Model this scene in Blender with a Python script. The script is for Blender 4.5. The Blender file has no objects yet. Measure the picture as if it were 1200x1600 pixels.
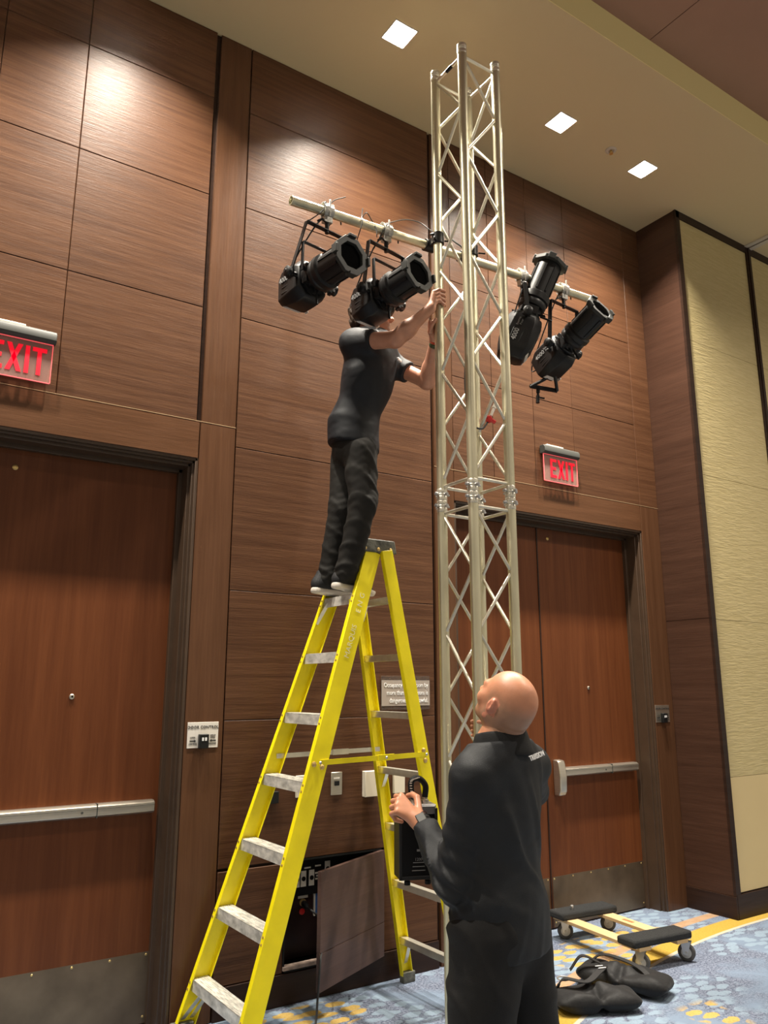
import bpy, bmesh, math, random
import numpy as np
from mathutils import Vector, Matrix
random.seed(7)
sc = bpy.context.scene
COL = sc.collection
PI = math.pi
R = math.radians

# ------------------------------------------------------------------ camera
F_PX = 1229.24
cam_d = bpy.data.cameras.new('camera'); cam = bpy.data.objects.new('camera', cam_d); COL.objects.link(cam)
cam_d.sensor_fit = 'HORIZONTAL'; cam_d.sensor_width = 36.0; cam_d.lens = F_PX / 1200 * 36.0
cam_d.clip_start = 0.05; cam_d.clip_end = 100
yaw, pit = -0.5884, 0.21967
fw = Vector((-math.sin(yaw) * math.cos(pit), math.cos(yaw) * math.cos(pit), math.sin(pit)))
rt = Vector((math.cos(yaw), math.sin(yaw), 0)); up = rt.cross(fw)
m = Matrix((rt, up, -fw)).transposed().to_4x4(); m.translation = (0, -4.0, 1.584)
cam.matrix_world = m
sc.camera = cam

# ------------------------------------------------------------------ exposure, world
vs = sc.view_settings
sc.display_settings.display_device = 'sRGB'
vs.view_transform = 'Standard'; vs.look = 'None'; vs.gamma = 1.0; vs.use_curve_mapping = False
vs.exposure = 0.50
w = bpy.data.worlds.new('world'); sc.world = w; w.use_nodes = True
w.node_tree.nodes['Background'].inputs[0].default_value = (1.0, 0.88, 0.70, 1)
w.node_tree.nodes['Background'].inputs[1].default_value = 0.34

def area(name, loc, size, power, col=(1, .86, .68), spread=180, sy=None, rot=(0, 0, 0)):
    d = bpy.data.lights.new(name, 'AREA'); o = bpy.data.objects.new(name, d); COL.objects.link(o)
    d.energy = power; d.color = col; d.size = size
    if sy: d.shape = 'RECTANGLE'; d.size_y = sy
    d.spread = R(spread); o.location = loc; o.rotation_euler = rot
    return o
# ballroom ceiling lamps over the open floor behind the camera
for (x, y, p, s) in ((4.0, -3.1, 55, 0.22), (-1.0, -3.2, 20, 0.3), (7.2, -3.4, 50, 0.5), (1.0, -7.5, 35, 0.8), (6.0, -8.5, 50, 0.8)):
    area('ballroom_lamp', (x, y, 5.72), s, p, (1, .90, .76), 150)
# recessed spots along the soffit
POTS = [(-0.46, -0.615), (0.96, -0.615), (2.375, -0.615), (3.79, -0.615), (4.71, -0.6)]
for (x, y) in POTS:
    area('downlight_lamp', (x, y, 5.60), 0.12, 58, (1, .92, .79), 106)

# ------------------------------------------------------------------ materials
def newmat(name):
    mt = bpy.data.materials.new(name); mt.use_nodes = True
    nt = mt.node_tree; b = nt.nodes['Principled BSDF']
    return mt, nt, b
def N(nt, t, **k):
    n = nt.nodes.new(t)
    for a, v in k.items(): setattr(n, a, v)
    return n
def mat(name, col, rough=.5, metal=0, bump=0, bscale=60, var=0, vscale=8, spec=.5, sheen=0, emit=None, es=0, alpha=1, stretch=(1, 1, 1)):
    mt, nt, b = newmat(name)
    b.inputs['Base Color'].default_value = (*col, 1); b.inputs['Roughness'].default_value = rough
    b.inputs['Metallic'].default_value = metal; b.inputs['Specular IOR Level'].default_value = spec
    if sheen:
        b.inputs['Sheen Weight'].default_value = sheen; b.inputs['Sheen Roughness'].default_value = .4
    if emit:
        b.inputs['Emission Color'].default_value = (*emit, 1); b.inputs['Emission Strength'].default_value = es
    tc = N(nt, 'ShaderNodeTexCoord'); mp = N(nt, 'ShaderNodeMapping'); mp.inputs['Scale'].default_value = stretch
    nt.links.new(tc.outputs['Object'], mp.inputs[0])
    if var:
        n = N(nt, 'ShaderNodeTexNoise'); n.inputs['Scale'].default_value = vscale; n.inputs['Detail'].default_value = 5
        nt.links.new(mp.outputs[0], n.inputs['Vector'])
        r = N(nt, 'ShaderNodeValToRGB'); r.color_ramp.elements[0].position = .3; r.color_ramp.elements[1].position = .7
        r.color_ramp.elements[0].color = (*[c * (1 - var) for c in col], 1)
        r.color_ramp.elements[1].color = (*[min(1, c * (1 + var)) for c in col], 1)
        nt.links.new(n.outputs[0], r.inputs[0]); nt.links.new(r.outputs[0], b.inputs['Base Color'])
    if bump:
        n = N(nt, 'ShaderNodeTexNoise'); n.inputs['Scale'].default_value = bscale; n.inputs['Detail'].default_value = 4
        nt.links.new(mp.outputs[0], n.inputs['Vector'])
        bp = N(nt, 'ShaderNodeBump'); bp.inputs['Strength'].default_value = bump; bp.inputs['Distance'].default_value = .01
        nt.links.new(n.outputs[0], bp.inputs['Height']); nt.links.new(bp.outputs[0], b.inputs['Normal'])
    return mt

def wood(name, c0, c1, vertical=False, rough=.33, bumps=.12, island=.12, fine=1.0, spec=.22):
    mt, nt, b = newmat(name); L = nt.links.new; b.inputs['Specular IOR Level'].default_value = spec
    tc = N(nt, 'ShaderNodeTexCoord')
    def noise(sc_, detail, dist=0):
        mp = N(nt, 'ShaderNodeMapping'); mp.inputs['Scale'].default_value = sc_
        n = N(nt, 'ShaderNodeTexNoise'); n.inputs['Scale'].default_value = 1; n.inputs['Detail'].default_value = detail
        n.inputs['Distortion'].default_value = dist; n.inputs['Roughness'].default_value = .6
        L(tc.outputs['Object'], mp.inputs[0]); L(mp.outputs[0], n.inputs['Vector']); return n.outputs[0]
    f = fine
    if vertical:
        a = noise((22 * f, 22 * f, .9), 3, .3); c = noise((90 * f, 90 * f, 3), 3); e = noise((70, 70, 9), 2)
    else:
        a = noise((.9, .9, 24 * f), 3, .35); c = noise((5, 5, 130 * f), 3); e = noise((9, 9, 75), 2)
    mx = N(nt, 'ShaderNodeMix', data_type='FLOAT'); mx.inputs[0].default_value = .35; L(a, mx.inputs[2]); L(c, mx.inputs[3])
    ra = N(nt, 'ShaderNodeValToRGB'); ra.color_ramp.elements[0].position = .36; ra.color_ramp.elements[1].position = .66
    ra.color_ramp.elements[0].color = (*c0, 1); ra.color_ramp.elements[1].color = (*c1, 1)
    L(mx.outputs[0], ra.inputs[0])
    g = N(nt, 'ShaderNodeNewGeometry'); mm = N(nt, 'ShaderNodeMath', operation='MULTIPLY_ADD')
    L(g.outputs['Random Per Island'], mm.inputs[0]); mm.inputs[1].default_value = island * 2; mm.inputs[2].default_value = 1 - island
    hs = N(nt, 'ShaderNodeHueSaturation'); L(mm.outputs[0], hs.inputs['Value']); L(ra.outputs[0], hs.inputs['Color'])
    L(hs.outputs[0], b.inputs['Base Color'])
    b.inputs['Roughness'].default_value = rough
    rr = N(nt, 'ShaderNodeMapRange'); rr.inputs[3].default_value = rough - .05; rr.inputs[4].default_value = rough + .12
    L(e, rr.inputs[0]); L(rr.outputs[0], b.inputs['Roughness'])
    bp = N(nt, 'ShaderNodeBump'); bp.inputs['Strength'].default_value = bumps; bp.inputs['Distance'].default_value = .004
    m2 = N(nt, 'ShaderNodeMath', operation='ADD'); L(c, m2.inputs[0]); L(e, m2.inputs[1])
    L(m2.outputs[0], bp.inputs['Height']); L(bp.outputs[0], b.inputs['Normal'])
    return mt

M = {}
M['panel'] = wood('mahogany_panel', (.064, .0265, .0125), (.120, .0545, .0265), rough=.36, bumps=.20, fine=1.5)
M['stile'] = wood('mahogany_stile', (.076, .033, .0155), (.110, .050, .0245), vertical=True, rough=.30, bumps=.1, island=.05)
M['header'] = wood('mahogany_header', (.086, .038, .0175), (.122, .055, .0265), rough=.32, bumps=.15, island=.04)
M['door'] = wood('door_veneer', (.100, .029, .0092), (.140, .044, .0145), vertical=True, rough=.36, bumps=.08, island=.03, fine=.8)
M['darkwood'] = wood('dark_trim', (.020, .010, .007), (.034, .017, .011), rough=.35, bumps=.1, island=.03)
M['frame'] = mat('bronze_frame', (.058, .034, .020), .4, 0, var=.1)
M['return'] = wood('return_panel', (.042, .019, .0115), (.066, .031, .019), rough=.4, bumps=.15, island=.05)
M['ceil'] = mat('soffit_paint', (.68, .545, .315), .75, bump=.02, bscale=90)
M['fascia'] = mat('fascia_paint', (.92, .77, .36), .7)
M['topceil'] = mat('coffer_board', (.36, .20, .14), .5, var=.05, vscale=3)
M['black'] = mat('black_powdercoat', (.0075, .0075, .008), .40, 0, bump=.05, bscale=400, spec=.35)
M['blackm'] = mat('black_matte', (.008, .008, .008), .6, spec=.25)
M['rubber'] = mat('black_rubber', (.016, .016, .017), .55)
M['void'] = mat('inside_black', (.003, .003, .003), .9, spec=.02)
M['lens'] = mat('lens_glass', (.001, .001, .0015), .5, spec=.05)
M['alu'] = mat('truss_aluminium', (.72, .68, .49), .36, .8, bump=.05, bscale=120, var=.12, vscale=14, stretch=(1, 1, .25))
M['alu2'] = mat('brace_aluminium', (.80, .77, .66), .32, .75, var=.08, vscale=20)
M['step'] = mat('worn_aluminium', (.74, .72, .66), .5, .4, bump=.15, bscale=70, var=.35, vscale=30, stretch=(3, .6, 1))
M['steel'] = mat('brushed_steel', (.62, .57, .48), .32, .9, var=.06, vscale=10, stretch=(1, 1, 12))
M['zinc'] = mat('zinc_steel', (.55, .55, .55), .35, .8)
M['kick'] = mat('kick_plate_metal', (.17, .125, .085), .42, .8, var=.22, vscale=6)
M['yellow'] = mat('yellow_fibreglass', (.90, .76, .006), .35, bump=.04, bscale=60, var=.07, vscale=9)
M['capgrey'] = mat('worn_cap_plastic', (.10, .10, .08), .5, bump=.3, bscale=50, var=.6, vscale=24)
M['white'] = mat('white_plastic', (.72, .66, .54), .4)
M['labelw'] = mat('label_paper', (.72, .68, .62), .5)
M['grey'] = mat('grey_housing', (.055, .056, .05), .5, spec=.3)
M['greytext'] = mat('grey_lettering', (.28, .28, .28), .5)
M['whitetext'] = mat('white_lettering', (.8, .8, .8), .5)
M['blacktext'] = mat('black_lettering', (.02, .02, .02), .5)
M['fadetext'] = mat('faded_lettering', (.82, .78, .45), .5)
M['red'] = mat('red_plastic', (.6, .02, .02), .4)
M['redlit'] = mat('lit_red_letters', (.55, .0, .015), .5, emit=(1, .0, .02), es=.5)
M['rededge'] = mat('lit_red_edge', (.9, .2, .2), .4, emit=(1, .12, .14), es=.4)
M['blue'] = mat('blue_screen', (.05, .13, .35), .3)
M['gold'] = mat('brass_stud', (.7, .5, .2), .3, .8)
M['pine'] = wood('pine_rail', (.55, .37, .18), (.66, .48, .27), rough=.55, bumps=.1, island=.03)
M['carpetblack'] = mat('black_carpet_pad', (.020, .021, .022), .95, bump=.9, bscale=260, var=.5, vscale=180)
M['tyre'] = mat('grey_tyre', (.06, .058, .055), .55)
M['nylon'] = mat('black_nylon', (.011, .011, .012), .62, spec=.25, bump=.45, bscale=22, sheen=.1)
M['sofit_w'] = mat('white_track', (.60, .52, .42), .5)

def wallpaper():
    mt, nt, b = newmat('beige_ribbed_fabric'); L = nt.links.new
    tc = N(nt, 'ShaderNodeTexCoord'); mp = N(nt, 'ShaderNodeMapping'); mp.inputs['Scale'].default_value = (9, 9, 75)
    n = N(nt, 'ShaderNodeTexNoise'); n.inputs['Scale'].default_value = 1; n.inputs['Detail'].default_value = 3; n.inputs['Distortion'].default_value = .6
    L(tc.outputs['Object'], mp.inputs[0]); L(mp.outputs[0], n.inputs['Vector'])
    r = N(nt, 'ShaderNodeValToRGB'); r.color_ramp.elements[0].position = .35; r.color_ramp.elements[1].position = .65
    r.color_ramp.elements[0].color = (.52, .42, .20, 1); r.color_ramp.elements[1].color = (.58, .475, .24, 1)
    L(n.outputs[0], r.inputs[0]); L(r.outputs[0], b.inputs['Base Color']); b.inputs['Roughness'].default_value = .6
    bp = N(nt, 'ShaderNodeBump'); bp.inputs['Strength'].default_value = .6; bp.inputs['Distance'].default_value = .006
    L(n.outputs[0], bp.inputs['Height']); L(bp.outputs[0], b.inputs['Normal'])
    return mt
M['beige'] = wallpaper()
M['beigeflat'] = mat('beige_smooth_panel', (.68, .53, .27), .6, var=.03, vscale=2)

def carpet():
    mt, nt, b = newmat('patterned_carpet'); L = nt.links.new
    tc = N(nt, 'ShaderNodeTexCoord'); P = tc.outputs['Object']
    def mth(op, a, c=None, d=None):
        n = N(nt, 'ShaderNodeMath', operation=op)
        for i, v in enumerate((a, c, d)):
            if v is None: continue
            if isinstance(v, (int, float)): n.inputs[i].default_value = v
            else: L(v, n.inputs[i])
        return n.outputs[0]
    def mixc(f, a, c):
        n = N(nt, 'ShaderNodeMix', data_type='RGBA')
        if isinstance(f, float): n.inputs[0].default_value = f
        else: L(f, n.inputs[0])
        for i, v in ((6, a), (7, c)):
            if isinstance(v, tuple): n.inputs[i].default_value = (*v, 1)
            else: L(v, n.inputs[i])
        return n.outputs[2]
    def noise(s, det=2, dist=0, vec=None):
        n = N(nt, 'ShaderNodeTexNoise'); n.inputs['Scale'].default_value = s; n.inputs['Detail'].default_value = det
        n.inputs['Distortion'].default_value = dist; L(vec or P, n.inputs['Vector']); return n.outputs[0]
    def step(v, lo, hi):
        n = N(nt, 'ShaderNodeMapRange'); n.inputs[1].default_value = lo; n.inputs[2].default_value = hi; L(v, n.inputs[0]); return n.outputs[0]
    sx = N(nt, 'ShaderNodeSeparateXYZ'); L(P, sx.inputs[0]); X, Y = sx.outputs[0], sx.outputs[1]
    pile = mth('ADD', mth('MULTIPLY', noise(230, 2), .5), mth('MULTIPLY', noise(75, 3), .5))
    soft = noise(3.2, 3, .6)
    base = mixc(step(pile, .42, .58), (.066, .078, .12), (.225, .26, .34))
    base = mixc(step(soft, .45, .62), base, (.18, .235, .32))
    # pale blue petals
    def petals(scale, rot, thr, seed):
        nz = N(nt, 'ShaderNodeTexNoise'); nz.inputs['Scale'].default_value = 14; L(P, nz.inputs['Vector'])
        va = N(nt, 'ShaderNodeVectorMath', operation='MULTIPLY_ADD'); L(nz.outputs[1], va.inputs[0]); va.inputs[1].default_value = (.05, .05, 0); L(P, va.inputs[2])
        mp = N(nt, 'ShaderNodeMapping'); mp.inputs['Rotation'].default_value = (0, 0, rot); mp.inputs['Scale'].default_value = (scale, scale * 1.9, 1); mp.inputs['Location'].default_value = (seed, seed * .7, 0)
        L(va.outputs[0], mp.inputs[0])
        v = N(nt, 'ShaderNodeTexVoronoi'); v.voronoi_dimensions = '2D'; v.inputs['Scale'].default_value = 1; v.inputs['Randomness'].default_value = .55
        L(mp.outputs[0], v.inputs['Vector'])
        return step(v.outputs['Distance'], thr, thr - .05), v
    p1, v1 = petals(8, .5, .42, 3.1)
    base = mixc(mth('MULTIPLY', p1, mth('MULTIPLY', step(noise(1.7, 2), .46, .52), .75)), base, (.26, .345, .43))
    # golden leaves in drifts
    p2, v2 = petals(6.8, -.25, .40, 9.3)
    msk = step(noise(1.5, 1, 0), .57, .60)
    # drift that lies under the dolly and beside the wall box
    dx = mth('SUBTRACT', X, 4.25); dy = mth('SUBTRACT', Y, -.33)
    near = step(mth('ADD', mth('MULTIPLY', dx, mth('MULTIPLY', dx, 1.3)), mth('MULTIPLY', dy, mth('MULTIPLY', dy, 6))), .50, .42)
    dx2 = mth('SUBTRACT', X, 2.10); dy2 = mth('SUBTRACT', Y, -.22)
    near2 = step(mth('ADD', mth('MULTIPLY', dx2, mth('MULTIPLY', dx2, 2)), mth('MULTIPLY', dy2, mth('MULTIPLY', dy2, 7))), .22, .16)
    far = step(mth('ADD', Y, mth('MULTIPLY', X, .0)), -1.12, -1.2)
    msk = mth('MAXIMUM', mth('MAXIMUM', near, near2), mth('MULTIPLY', msk, far))
    base = mixc(mth('MULTIPLY', p2, msk), base, mixc(step(pile, .3, .7), (.38, .25, .06), (.56, .40, .15)))
    # curved golden band with a cream edge
    u = mth('SUBTRACT', 5.57, X)
    lo = mth('ADD', mth('ADD', mth('MULTIPLY', u, .0117), mth('MULTIPLY', mth('MULTIPLY', u, u), -.088)), -.503)
    t = mth('SUBTRACT', Y, lo)
    band = mth('MULTIPLY', step(t, 0.0, .012), step(t, .17, .155))
    cream = mth('MULTIPLY', step(t, 0.0, .005), step(t, .03, .025))
    peach = mth('MULTIPLY', step(t, .24, .25), step(t, .33, .32))
    base = mixc(mth('MULTIPLY', peach, .8), base, (.44, .26, .12))
    base = mixc(band, base, mixc(step(pile, .3, .7), (.36, .235, .035), (.50, .345, .075)))
    base = mixc(cream, base, (.48, .43, .34))
    L(base, b.inputs['Base Color']); b.inputs['Roughness'].default_value = .95; b.inputs['Specular IOR Level'].default_value = .1
    bp = N(nt, 'ShaderNodeBump'); bp.inputs['Strength'].default_value = .5; bp.inputs['Distance'].default_value = .006
    L(pile, bp.inputs['Height']); L(bp.outputs[0], b.inputs['Normal'])
    return mt
M['carpet'] = carpet()

def acrylic():
    mt, nt, b = newmat('clear_acrylic'); out = nt.nodes['Material Output']
    b.inputs['Base Color'].default_value = (.9, .62, .55, 1); b.inputs['Roughness'].default_value = .08
    tr = N(nt, 'ShaderNodeBsdfTransparent'); tr.inputs[0].default_value = (1, .86, .82, 1)
    mx = N(nt, 'ShaderNodeMixShader'); mx.inputs[0].default_value = .16
    nt.links.new(tr.outputs[0], mx.inputs[1]); nt.links.new(b.outputs[0], mx.inputs[2]); nt.links.new(mx.outputs[0], out.inputs[0]); return mt
M['acrylic'] = acrylic()
def frosted():
    mt, nt, b = newmat('frosted_film'); b.inputs['Base Color'].default_value = (.34, .29, .25, 1); b.inputs['Roughness'].default_value = .45
    return mt
M['frost'] = frosted()
def clearp():
    mt, nt, b = newmat('clear_plate'); b.inputs['Base Color'].default_value = (.95, .93, .9, 1); b.inputs['Roughness'].default_value = .1
    b.inputs['Transmission Weight'].default_value = .97; b.inputs['IOR'].default_value = 1.1
    return mt
M['clear'] = clearp()

# ------------------------------------------------------------------ mesh builder
def base_of(o):
    v = Vector((0, 0, 0))
    while o is not None:
        v = v + o.location; o = o.parent
    return v
class MB:
    def __init__(s): s.v = []; s.f = []; s.mi = []; s.cur = 0
    def add(s, vs_, fs):
        n = len(s.v); s.v += [tuple(x) for x in vs_]; s.f += [tuple(i + n for i in f) for f in fs]; s.mi += [s.cur] * len(fs); return s
    def box(s, x0, x1, y0, y1, z0, z1):
        v = [(x, y, z) for x in (x0, x1) for y in (y0, y1) for z in (z0, z1)]
        return s.add(v, [(0, 1, 3, 2), (4, 6, 7, 5), (0, 4, 5, 1), (2, 3, 7, 6), (0, 2, 6, 4), (1, 5, 7, 3)])
    def obox(s, c, ax, ay, az, hx, hy, hz):
        c = Vector(c); ax, ay, az = (Vector(a).normalized() for a in (ax, ay, az))
        v = [c + ax * a * hx + ay * b_ * hy + az * d * hz for a in (-1, 1) for b_ in (-1, 1) for d in (-1, 1)]
        return s.add(v, [(0, 1, 3, 2), (4, 6, 7, 5), (0, 4, 5, 1), (2, 3, 7, 6), (0, 2, 6, 4), (1, 5, 7, 3)])
    def beam(s, A, B, side, w_, t_):
        """rectangular bar A->B; w_ across `side`, t_ across the other axis"""
        A, B = Vector(A), Vector(B); z = (B - A); L_ = z.length; z.normalize()
        x = Vector(side); x = (x - z * x.dot(z)).normalized(); y = z.cross(x)
        return s.obox((A + B) / 2, x, y, z, w_ / 2, t_ / 2, L_ / 2)
    def tube(s, pts, r, seg=12, caps=True, closed=False):
        pts = [Vector(p) for p in pts]; n = len(pts)
        rr = r if isinstance(r, (list, tuple)) else [r] * n
        prev = None; V = []; 
        for i, p in enumerate(pts):
            if closed: t = pts[(i + 1) % n] - pts[i - 1]
            else: t = pts[min(i + 1, n - 1)] - pts[max(i - 1, 0)]
            t.normalize()
            if prev is None:
                a = Vector((0, 0, 1)) if abs(t.z) < .9 else Vector((1, 0, 0)); x = a.cross(t).normalized()
            else: x = (prev - t * prev.dot(t)).normalized()
            prev = x; y = t.cross(x)
            for k in range(seg):
                an = 2 * PI * k / seg; V.append(p + x * math.cos(an) * rr[i] + y * math.sin(an) * rr[i])
        F = []
        for i in range(n if closed else n - 1):
            j = (i + 1) % n
            for k in range(seg):
                k2 = (k + 1) % seg; F.append((i * seg + k, i * seg + k2, j * seg + k2, j * seg + k))
        if caps and not closed:
            F.append(tuple(range(seg - 1, -1, -1))); F.append(tuple((n - 1) * seg + k for k in range(seg)))
        return s.add(V, F)
    def lathe(s, o, ax, prof, seg=24, xd=None, sy=1.0, poly=False):
        """prof: list of (r, h) along axis"""
        o, ax = Vector(o), Vector(ax).normalized()
        a = Vector(xd) if xd else (Vector((0, 0, 1)) if abs(ax.z) < .9 else Vector((1, 0, 0)))
        x = (a - ax * a.dot(ax)).normalized(); y = ax.cross(x)
        V = []; off = PI / seg if poly else 0
        for (r, h) in prof:
            for k in range(seg):
                an = 2 * PI * k / seg + off; V.append(o + ax * h + x * math.cos(an) * r + y * math.sin(an) * r * sy)
        F = []
        for i in range(len(prof) - 1):
            for k in range(seg):
                k2 = (k + 1) % seg; F.append((i * seg + k, i * seg + k2, (i + 1) * seg + k2, (i + 1) * seg + k))
        if prof[0][0] > 1e-6: F.append(tuple(range(seg - 1, -1, -1)))
        n = len(prof) - 1
        if prof[-1][0] > 1e-6: F.append(tuple(n * seg + k for k in range(seg)))
        return s.add(V, F)
    def prism(s, poly, o, x, y, d):
        """extrude polygon in plane (o,x,y) by vector d"""
        o, x, y, d = Vector(o), Vector(x), Vector(y), Vector(d); n = len(poly)
        V = [o + x * a + y * b_ for a, b_ in poly] + [o + x * a + y * b_ + d for a, b_ in poly]
        F = [tuple(range(n - 1, -1, -1)), tuple(range(n, 2 * n))] + [(i, (i + 1) % n, (i + 1) % n + n, i + n) for i in range(n)]
        return s.add(V, F)
    def build(s, name, mats, parent=None, bevel=0, sharp=40, local=False, sub=0):
        me = bpy.data.meshes.new(name)
        off = Vector((0, 0, 0)) if (local or parent is None) else base_of(parent)
        me.from_pydata([(v[0] - off.x, v[1] - off.y, v[2] - off.z) for v in s.v], [], s.f)
        if not isinstance(mats, (list, tuple)): mats = [mats]
        for m_ in mats: me.materials.append(m_)
        me.polygons.foreach_set('material_index', s.mi); 
        bm = bmesh.new(); bm.from_mesh(me); bmesh.ops.recalc_face_normals(bm, faces=bm.faces); bm.to_mesh(me); bm.free()
        me.polygons.foreach_set('use_smooth', [True] * len(me.polygons)); me.set_sharp_from_angle(angle=R(sharp))
        o = bpy.data.objects.new(name, me); COL.objects.link(o)
        if parent is not None: o.parent = parent
        if bevel:
            b_ = o.modifiers.new('bevel', 'BEVEL'); b_.width = bevel; b_.segments = 2; b_.limit_method = 'ANGLE'; b_.angle_limit = R(40)
        if sub:
            b_ = o.modifiers.new('sub', 'SUBSURF'); b_.levels = sub; b_.render_levels = sub
        return o
def thing(name, label, cat, loc=(0, 0, 0), rotz=0, group=None):
    o = bpy.data.objects.new(name, None); COL.objects.link(o); o.empty_display_size = .1
    o.location = loc; o.rotation_euler = (0, 0, rotz); return tag(o, label, cat, group)
def tag(o, label, cat=None, group=None, kind=None):
    o['label'] = label
    if cat: o['category'] = cat
    if group: o['group'] = group
    if kind: o['kind'] = kind
    return o
def struct(o):
    o['kind'] = 'structure'; return o
def copy_tree(o, parent=None):
    c = o.copy(); COL.objects.link(c)
    if parent is not None: c.parent = parent
    for ch in [q for q in bpy.data.objects if q.parent == o]: copy_tree(ch, c)
    return c
def text_mesh(name, body, size, origin, xdir, ydir, material, parent, ext=.0008, align='CENTER', xs=1.0, local=False, bold=0):
    cu = bpy.data.curves.new(name, 'FONT'); cu.body = body; cu.size = size; cu.align_x = align; cu.align_y = 'CENTER'; cu.extrude = ext; cu.offset = bold
    cu.resolution_u = 2
    tmp = bpy.data.objects.new('tmp', cu); me = bpy.data.meshes.new_from_object(tmp)
    bpy.data.objects.remove(tmp); bpy.data.curves.remove(cu)
    x = Vector(xdir).normalized(); y = Vector(ydir).normalized(); z = x.cross(y); o0 = Vector(origin)
    off = Vector((0, 0, 0)) if (local or parent is None) else base_of(parent)
    for v in me.vertices:
        c = v.co.copy(); v.co = o0 + x * c.x * xs + y * c.y + z * c.z - off
    me.materials.clear(); me.materials.append(material); me.name = name
    ob = bpy.data.objects.new(name, me); COL.objects.link(ob)
    if parent is not None: ob.parent = parent
    return ob
def bez(pts, n=10):
    """Catmull-Rom through points"""
    P_ = [Vector(p) for p in pts]; P_ = [P_[0] * 2 - P_[1]] + P_ + [P_[-1] * 2 - P_[-2]]; out = []
    for i in range(1, len(P_) - 2):
        a, b_, c, d = P_[i - 1:i + 3]
        for k in range(n):
            t = k / n
            out.append(.5 * ((2 * b_) + (c - a) * t + (2 * a - 5 * b_ + 4 * c - d) * t * t + (3 * b_ - a - 3 * c + d) * t ** 3))
    out.append(P_[-2]); return out

# ================================================================== STRUCTURE
CZ = 5.556
b = MB(); b.box(-9, 11, -14, .6, -.06, 0)
struct(b.build('floor', M['carpet']))

# back wall -------------------------------------------------------
G = .003
ROWS = [.15, .679, 1.417, 2.101, 2.908, 3.70, 4.424, 5.085, CZ]
DL0, DL1 = -.49, 1.449        # left door opening
DR0, DR1 = 3.235, 5.152       # right door opening
HZ, TZ = 2.806, 3.02
BX0, BX1, BZ0, BZ1 = 2.04, 2.662, .15, .69   # wall box opening
b = MB()
def panel(x0, x1, z0, z1, mi):
    b.cur = mi; g = G / 2
    t = .0025
    # slab with softened front edges
    V = [(x0 + g, .02, z0 + g), (x1 - g, .02, z0 + g), (x1 - g, .02, z1 - g), (x0 + g, .02, z1 - g),
         (x0 + g, t, z0 + g), (x1 - g, t, z0 + g), (x1 - g, t, z1 - g), (x0 + g, t, z1 - g),
         (x0 + g + t, 0, z0 + g + t), (x1 - g - t, 0, z0 + g + t), (x1 - g - t, 0, z1 - g - t), (x0 + g + t, 0, z1 - g - t)]
    F = [(8, 9, 10, 11)] + [(4 + i, 4 + (i + 1) % 4, 8 + (i + 1) % 4, 8 + i) for i in range(4)] + [(i, (i + 1) % 4, 4 + (i + 1) % 4, 4 + i) for i in range(4)]
    b.add(V, F)
def rows(x0, x1, zs, mi=0):
    for z0, z1 in zip(zs[:-1], zs[1:]): panel(x0, x1, z0, z1, mi)
UP = [TZ] + ROWS[5:]
for x0, x1 in ((-3.2, -1.25), (-1.25, -.49), (-.49, -.06), (-.06, .278), (.278, .695), (.695, 1.43)): rows(x0, x1, UP)
rows(-3.2, DL0 - .22, ROWS[:5] + [TZ])
panel(DL0 - .22, DL0, 0, TZ, 1)
panel(DL0, DL1, HZ, TZ, 2)
panel(1.452, 1.66, 0, TZ, 1); panel(1.457, 1.66, TZ, CZ, 1)
for z0, z1 in zip(ROWS[2:-1], ROWS[3:]): panel(1.664, 3.048, z0, z1, 0)
panel(1.664, 3.048, .69, 1.417, 0)
panel(1.664, BX0, .15, .679, 0); panel(BX1, 3.048, .15, .679, 0)
panel(3.07, DR0, 0, TZ, 1); panel(3.07, DR0, TZ, CZ, 1)
panel(DR0, DR1, HZ, TZ, 2)
for x0, x1 in ((DR0, 3.60), (3.60, 4.005), (4.005, 4.425), (4.425, DR1)): rows(x0, x1, UP)
panel(DR1, 5.375, 0, TZ, 1); panel(DR1, 5.375, TZ, CZ, 0)
# backing and reveals
b.cur = 3
b.box(-3.2, DL0, .02, .3, 0, CZ); b.box(DL1, BX0, .02, .3, 0, CZ); b.box(BX1, DR0, .02, .3, 0, CZ); b.box(DR1, 5.6, .02, .3, 0, CZ)
b.box(DL0, DL1, .02, .3, HZ, CZ); b.box(DR0, DR1, .02, .3, HZ, CZ)
b.box(BX0, BX1, .02, .3, BZ1, CZ); b.box(BX0, BX1, .02, .3, 0, BZ0)
struct(b.build('wall_back', [M['panel'], M['stile'], M['header'], M['darkwood']]))
b = MB(); b.box(1.664, 3.05, -.008, .02, 0, .148); b.box(-3.2, DL0 - .22, -.008, .02, 0, .148)
struct(b.build('baseboard_back', M['darkwood'], bevel=.003))
b = MB()
for z in (TZ,):
    b.box(-3.2, 1.66, -.0015, .0, z - .0015, z + .0015); b.box(3.07, 5.375, -.0015, .0, z - .0015, z + .0015)
tag(struct(b.build('trim_1', mat('brass_line', (.55, .38, .22), .35, .3))), 'thin pale metal line above both door openings')

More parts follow.
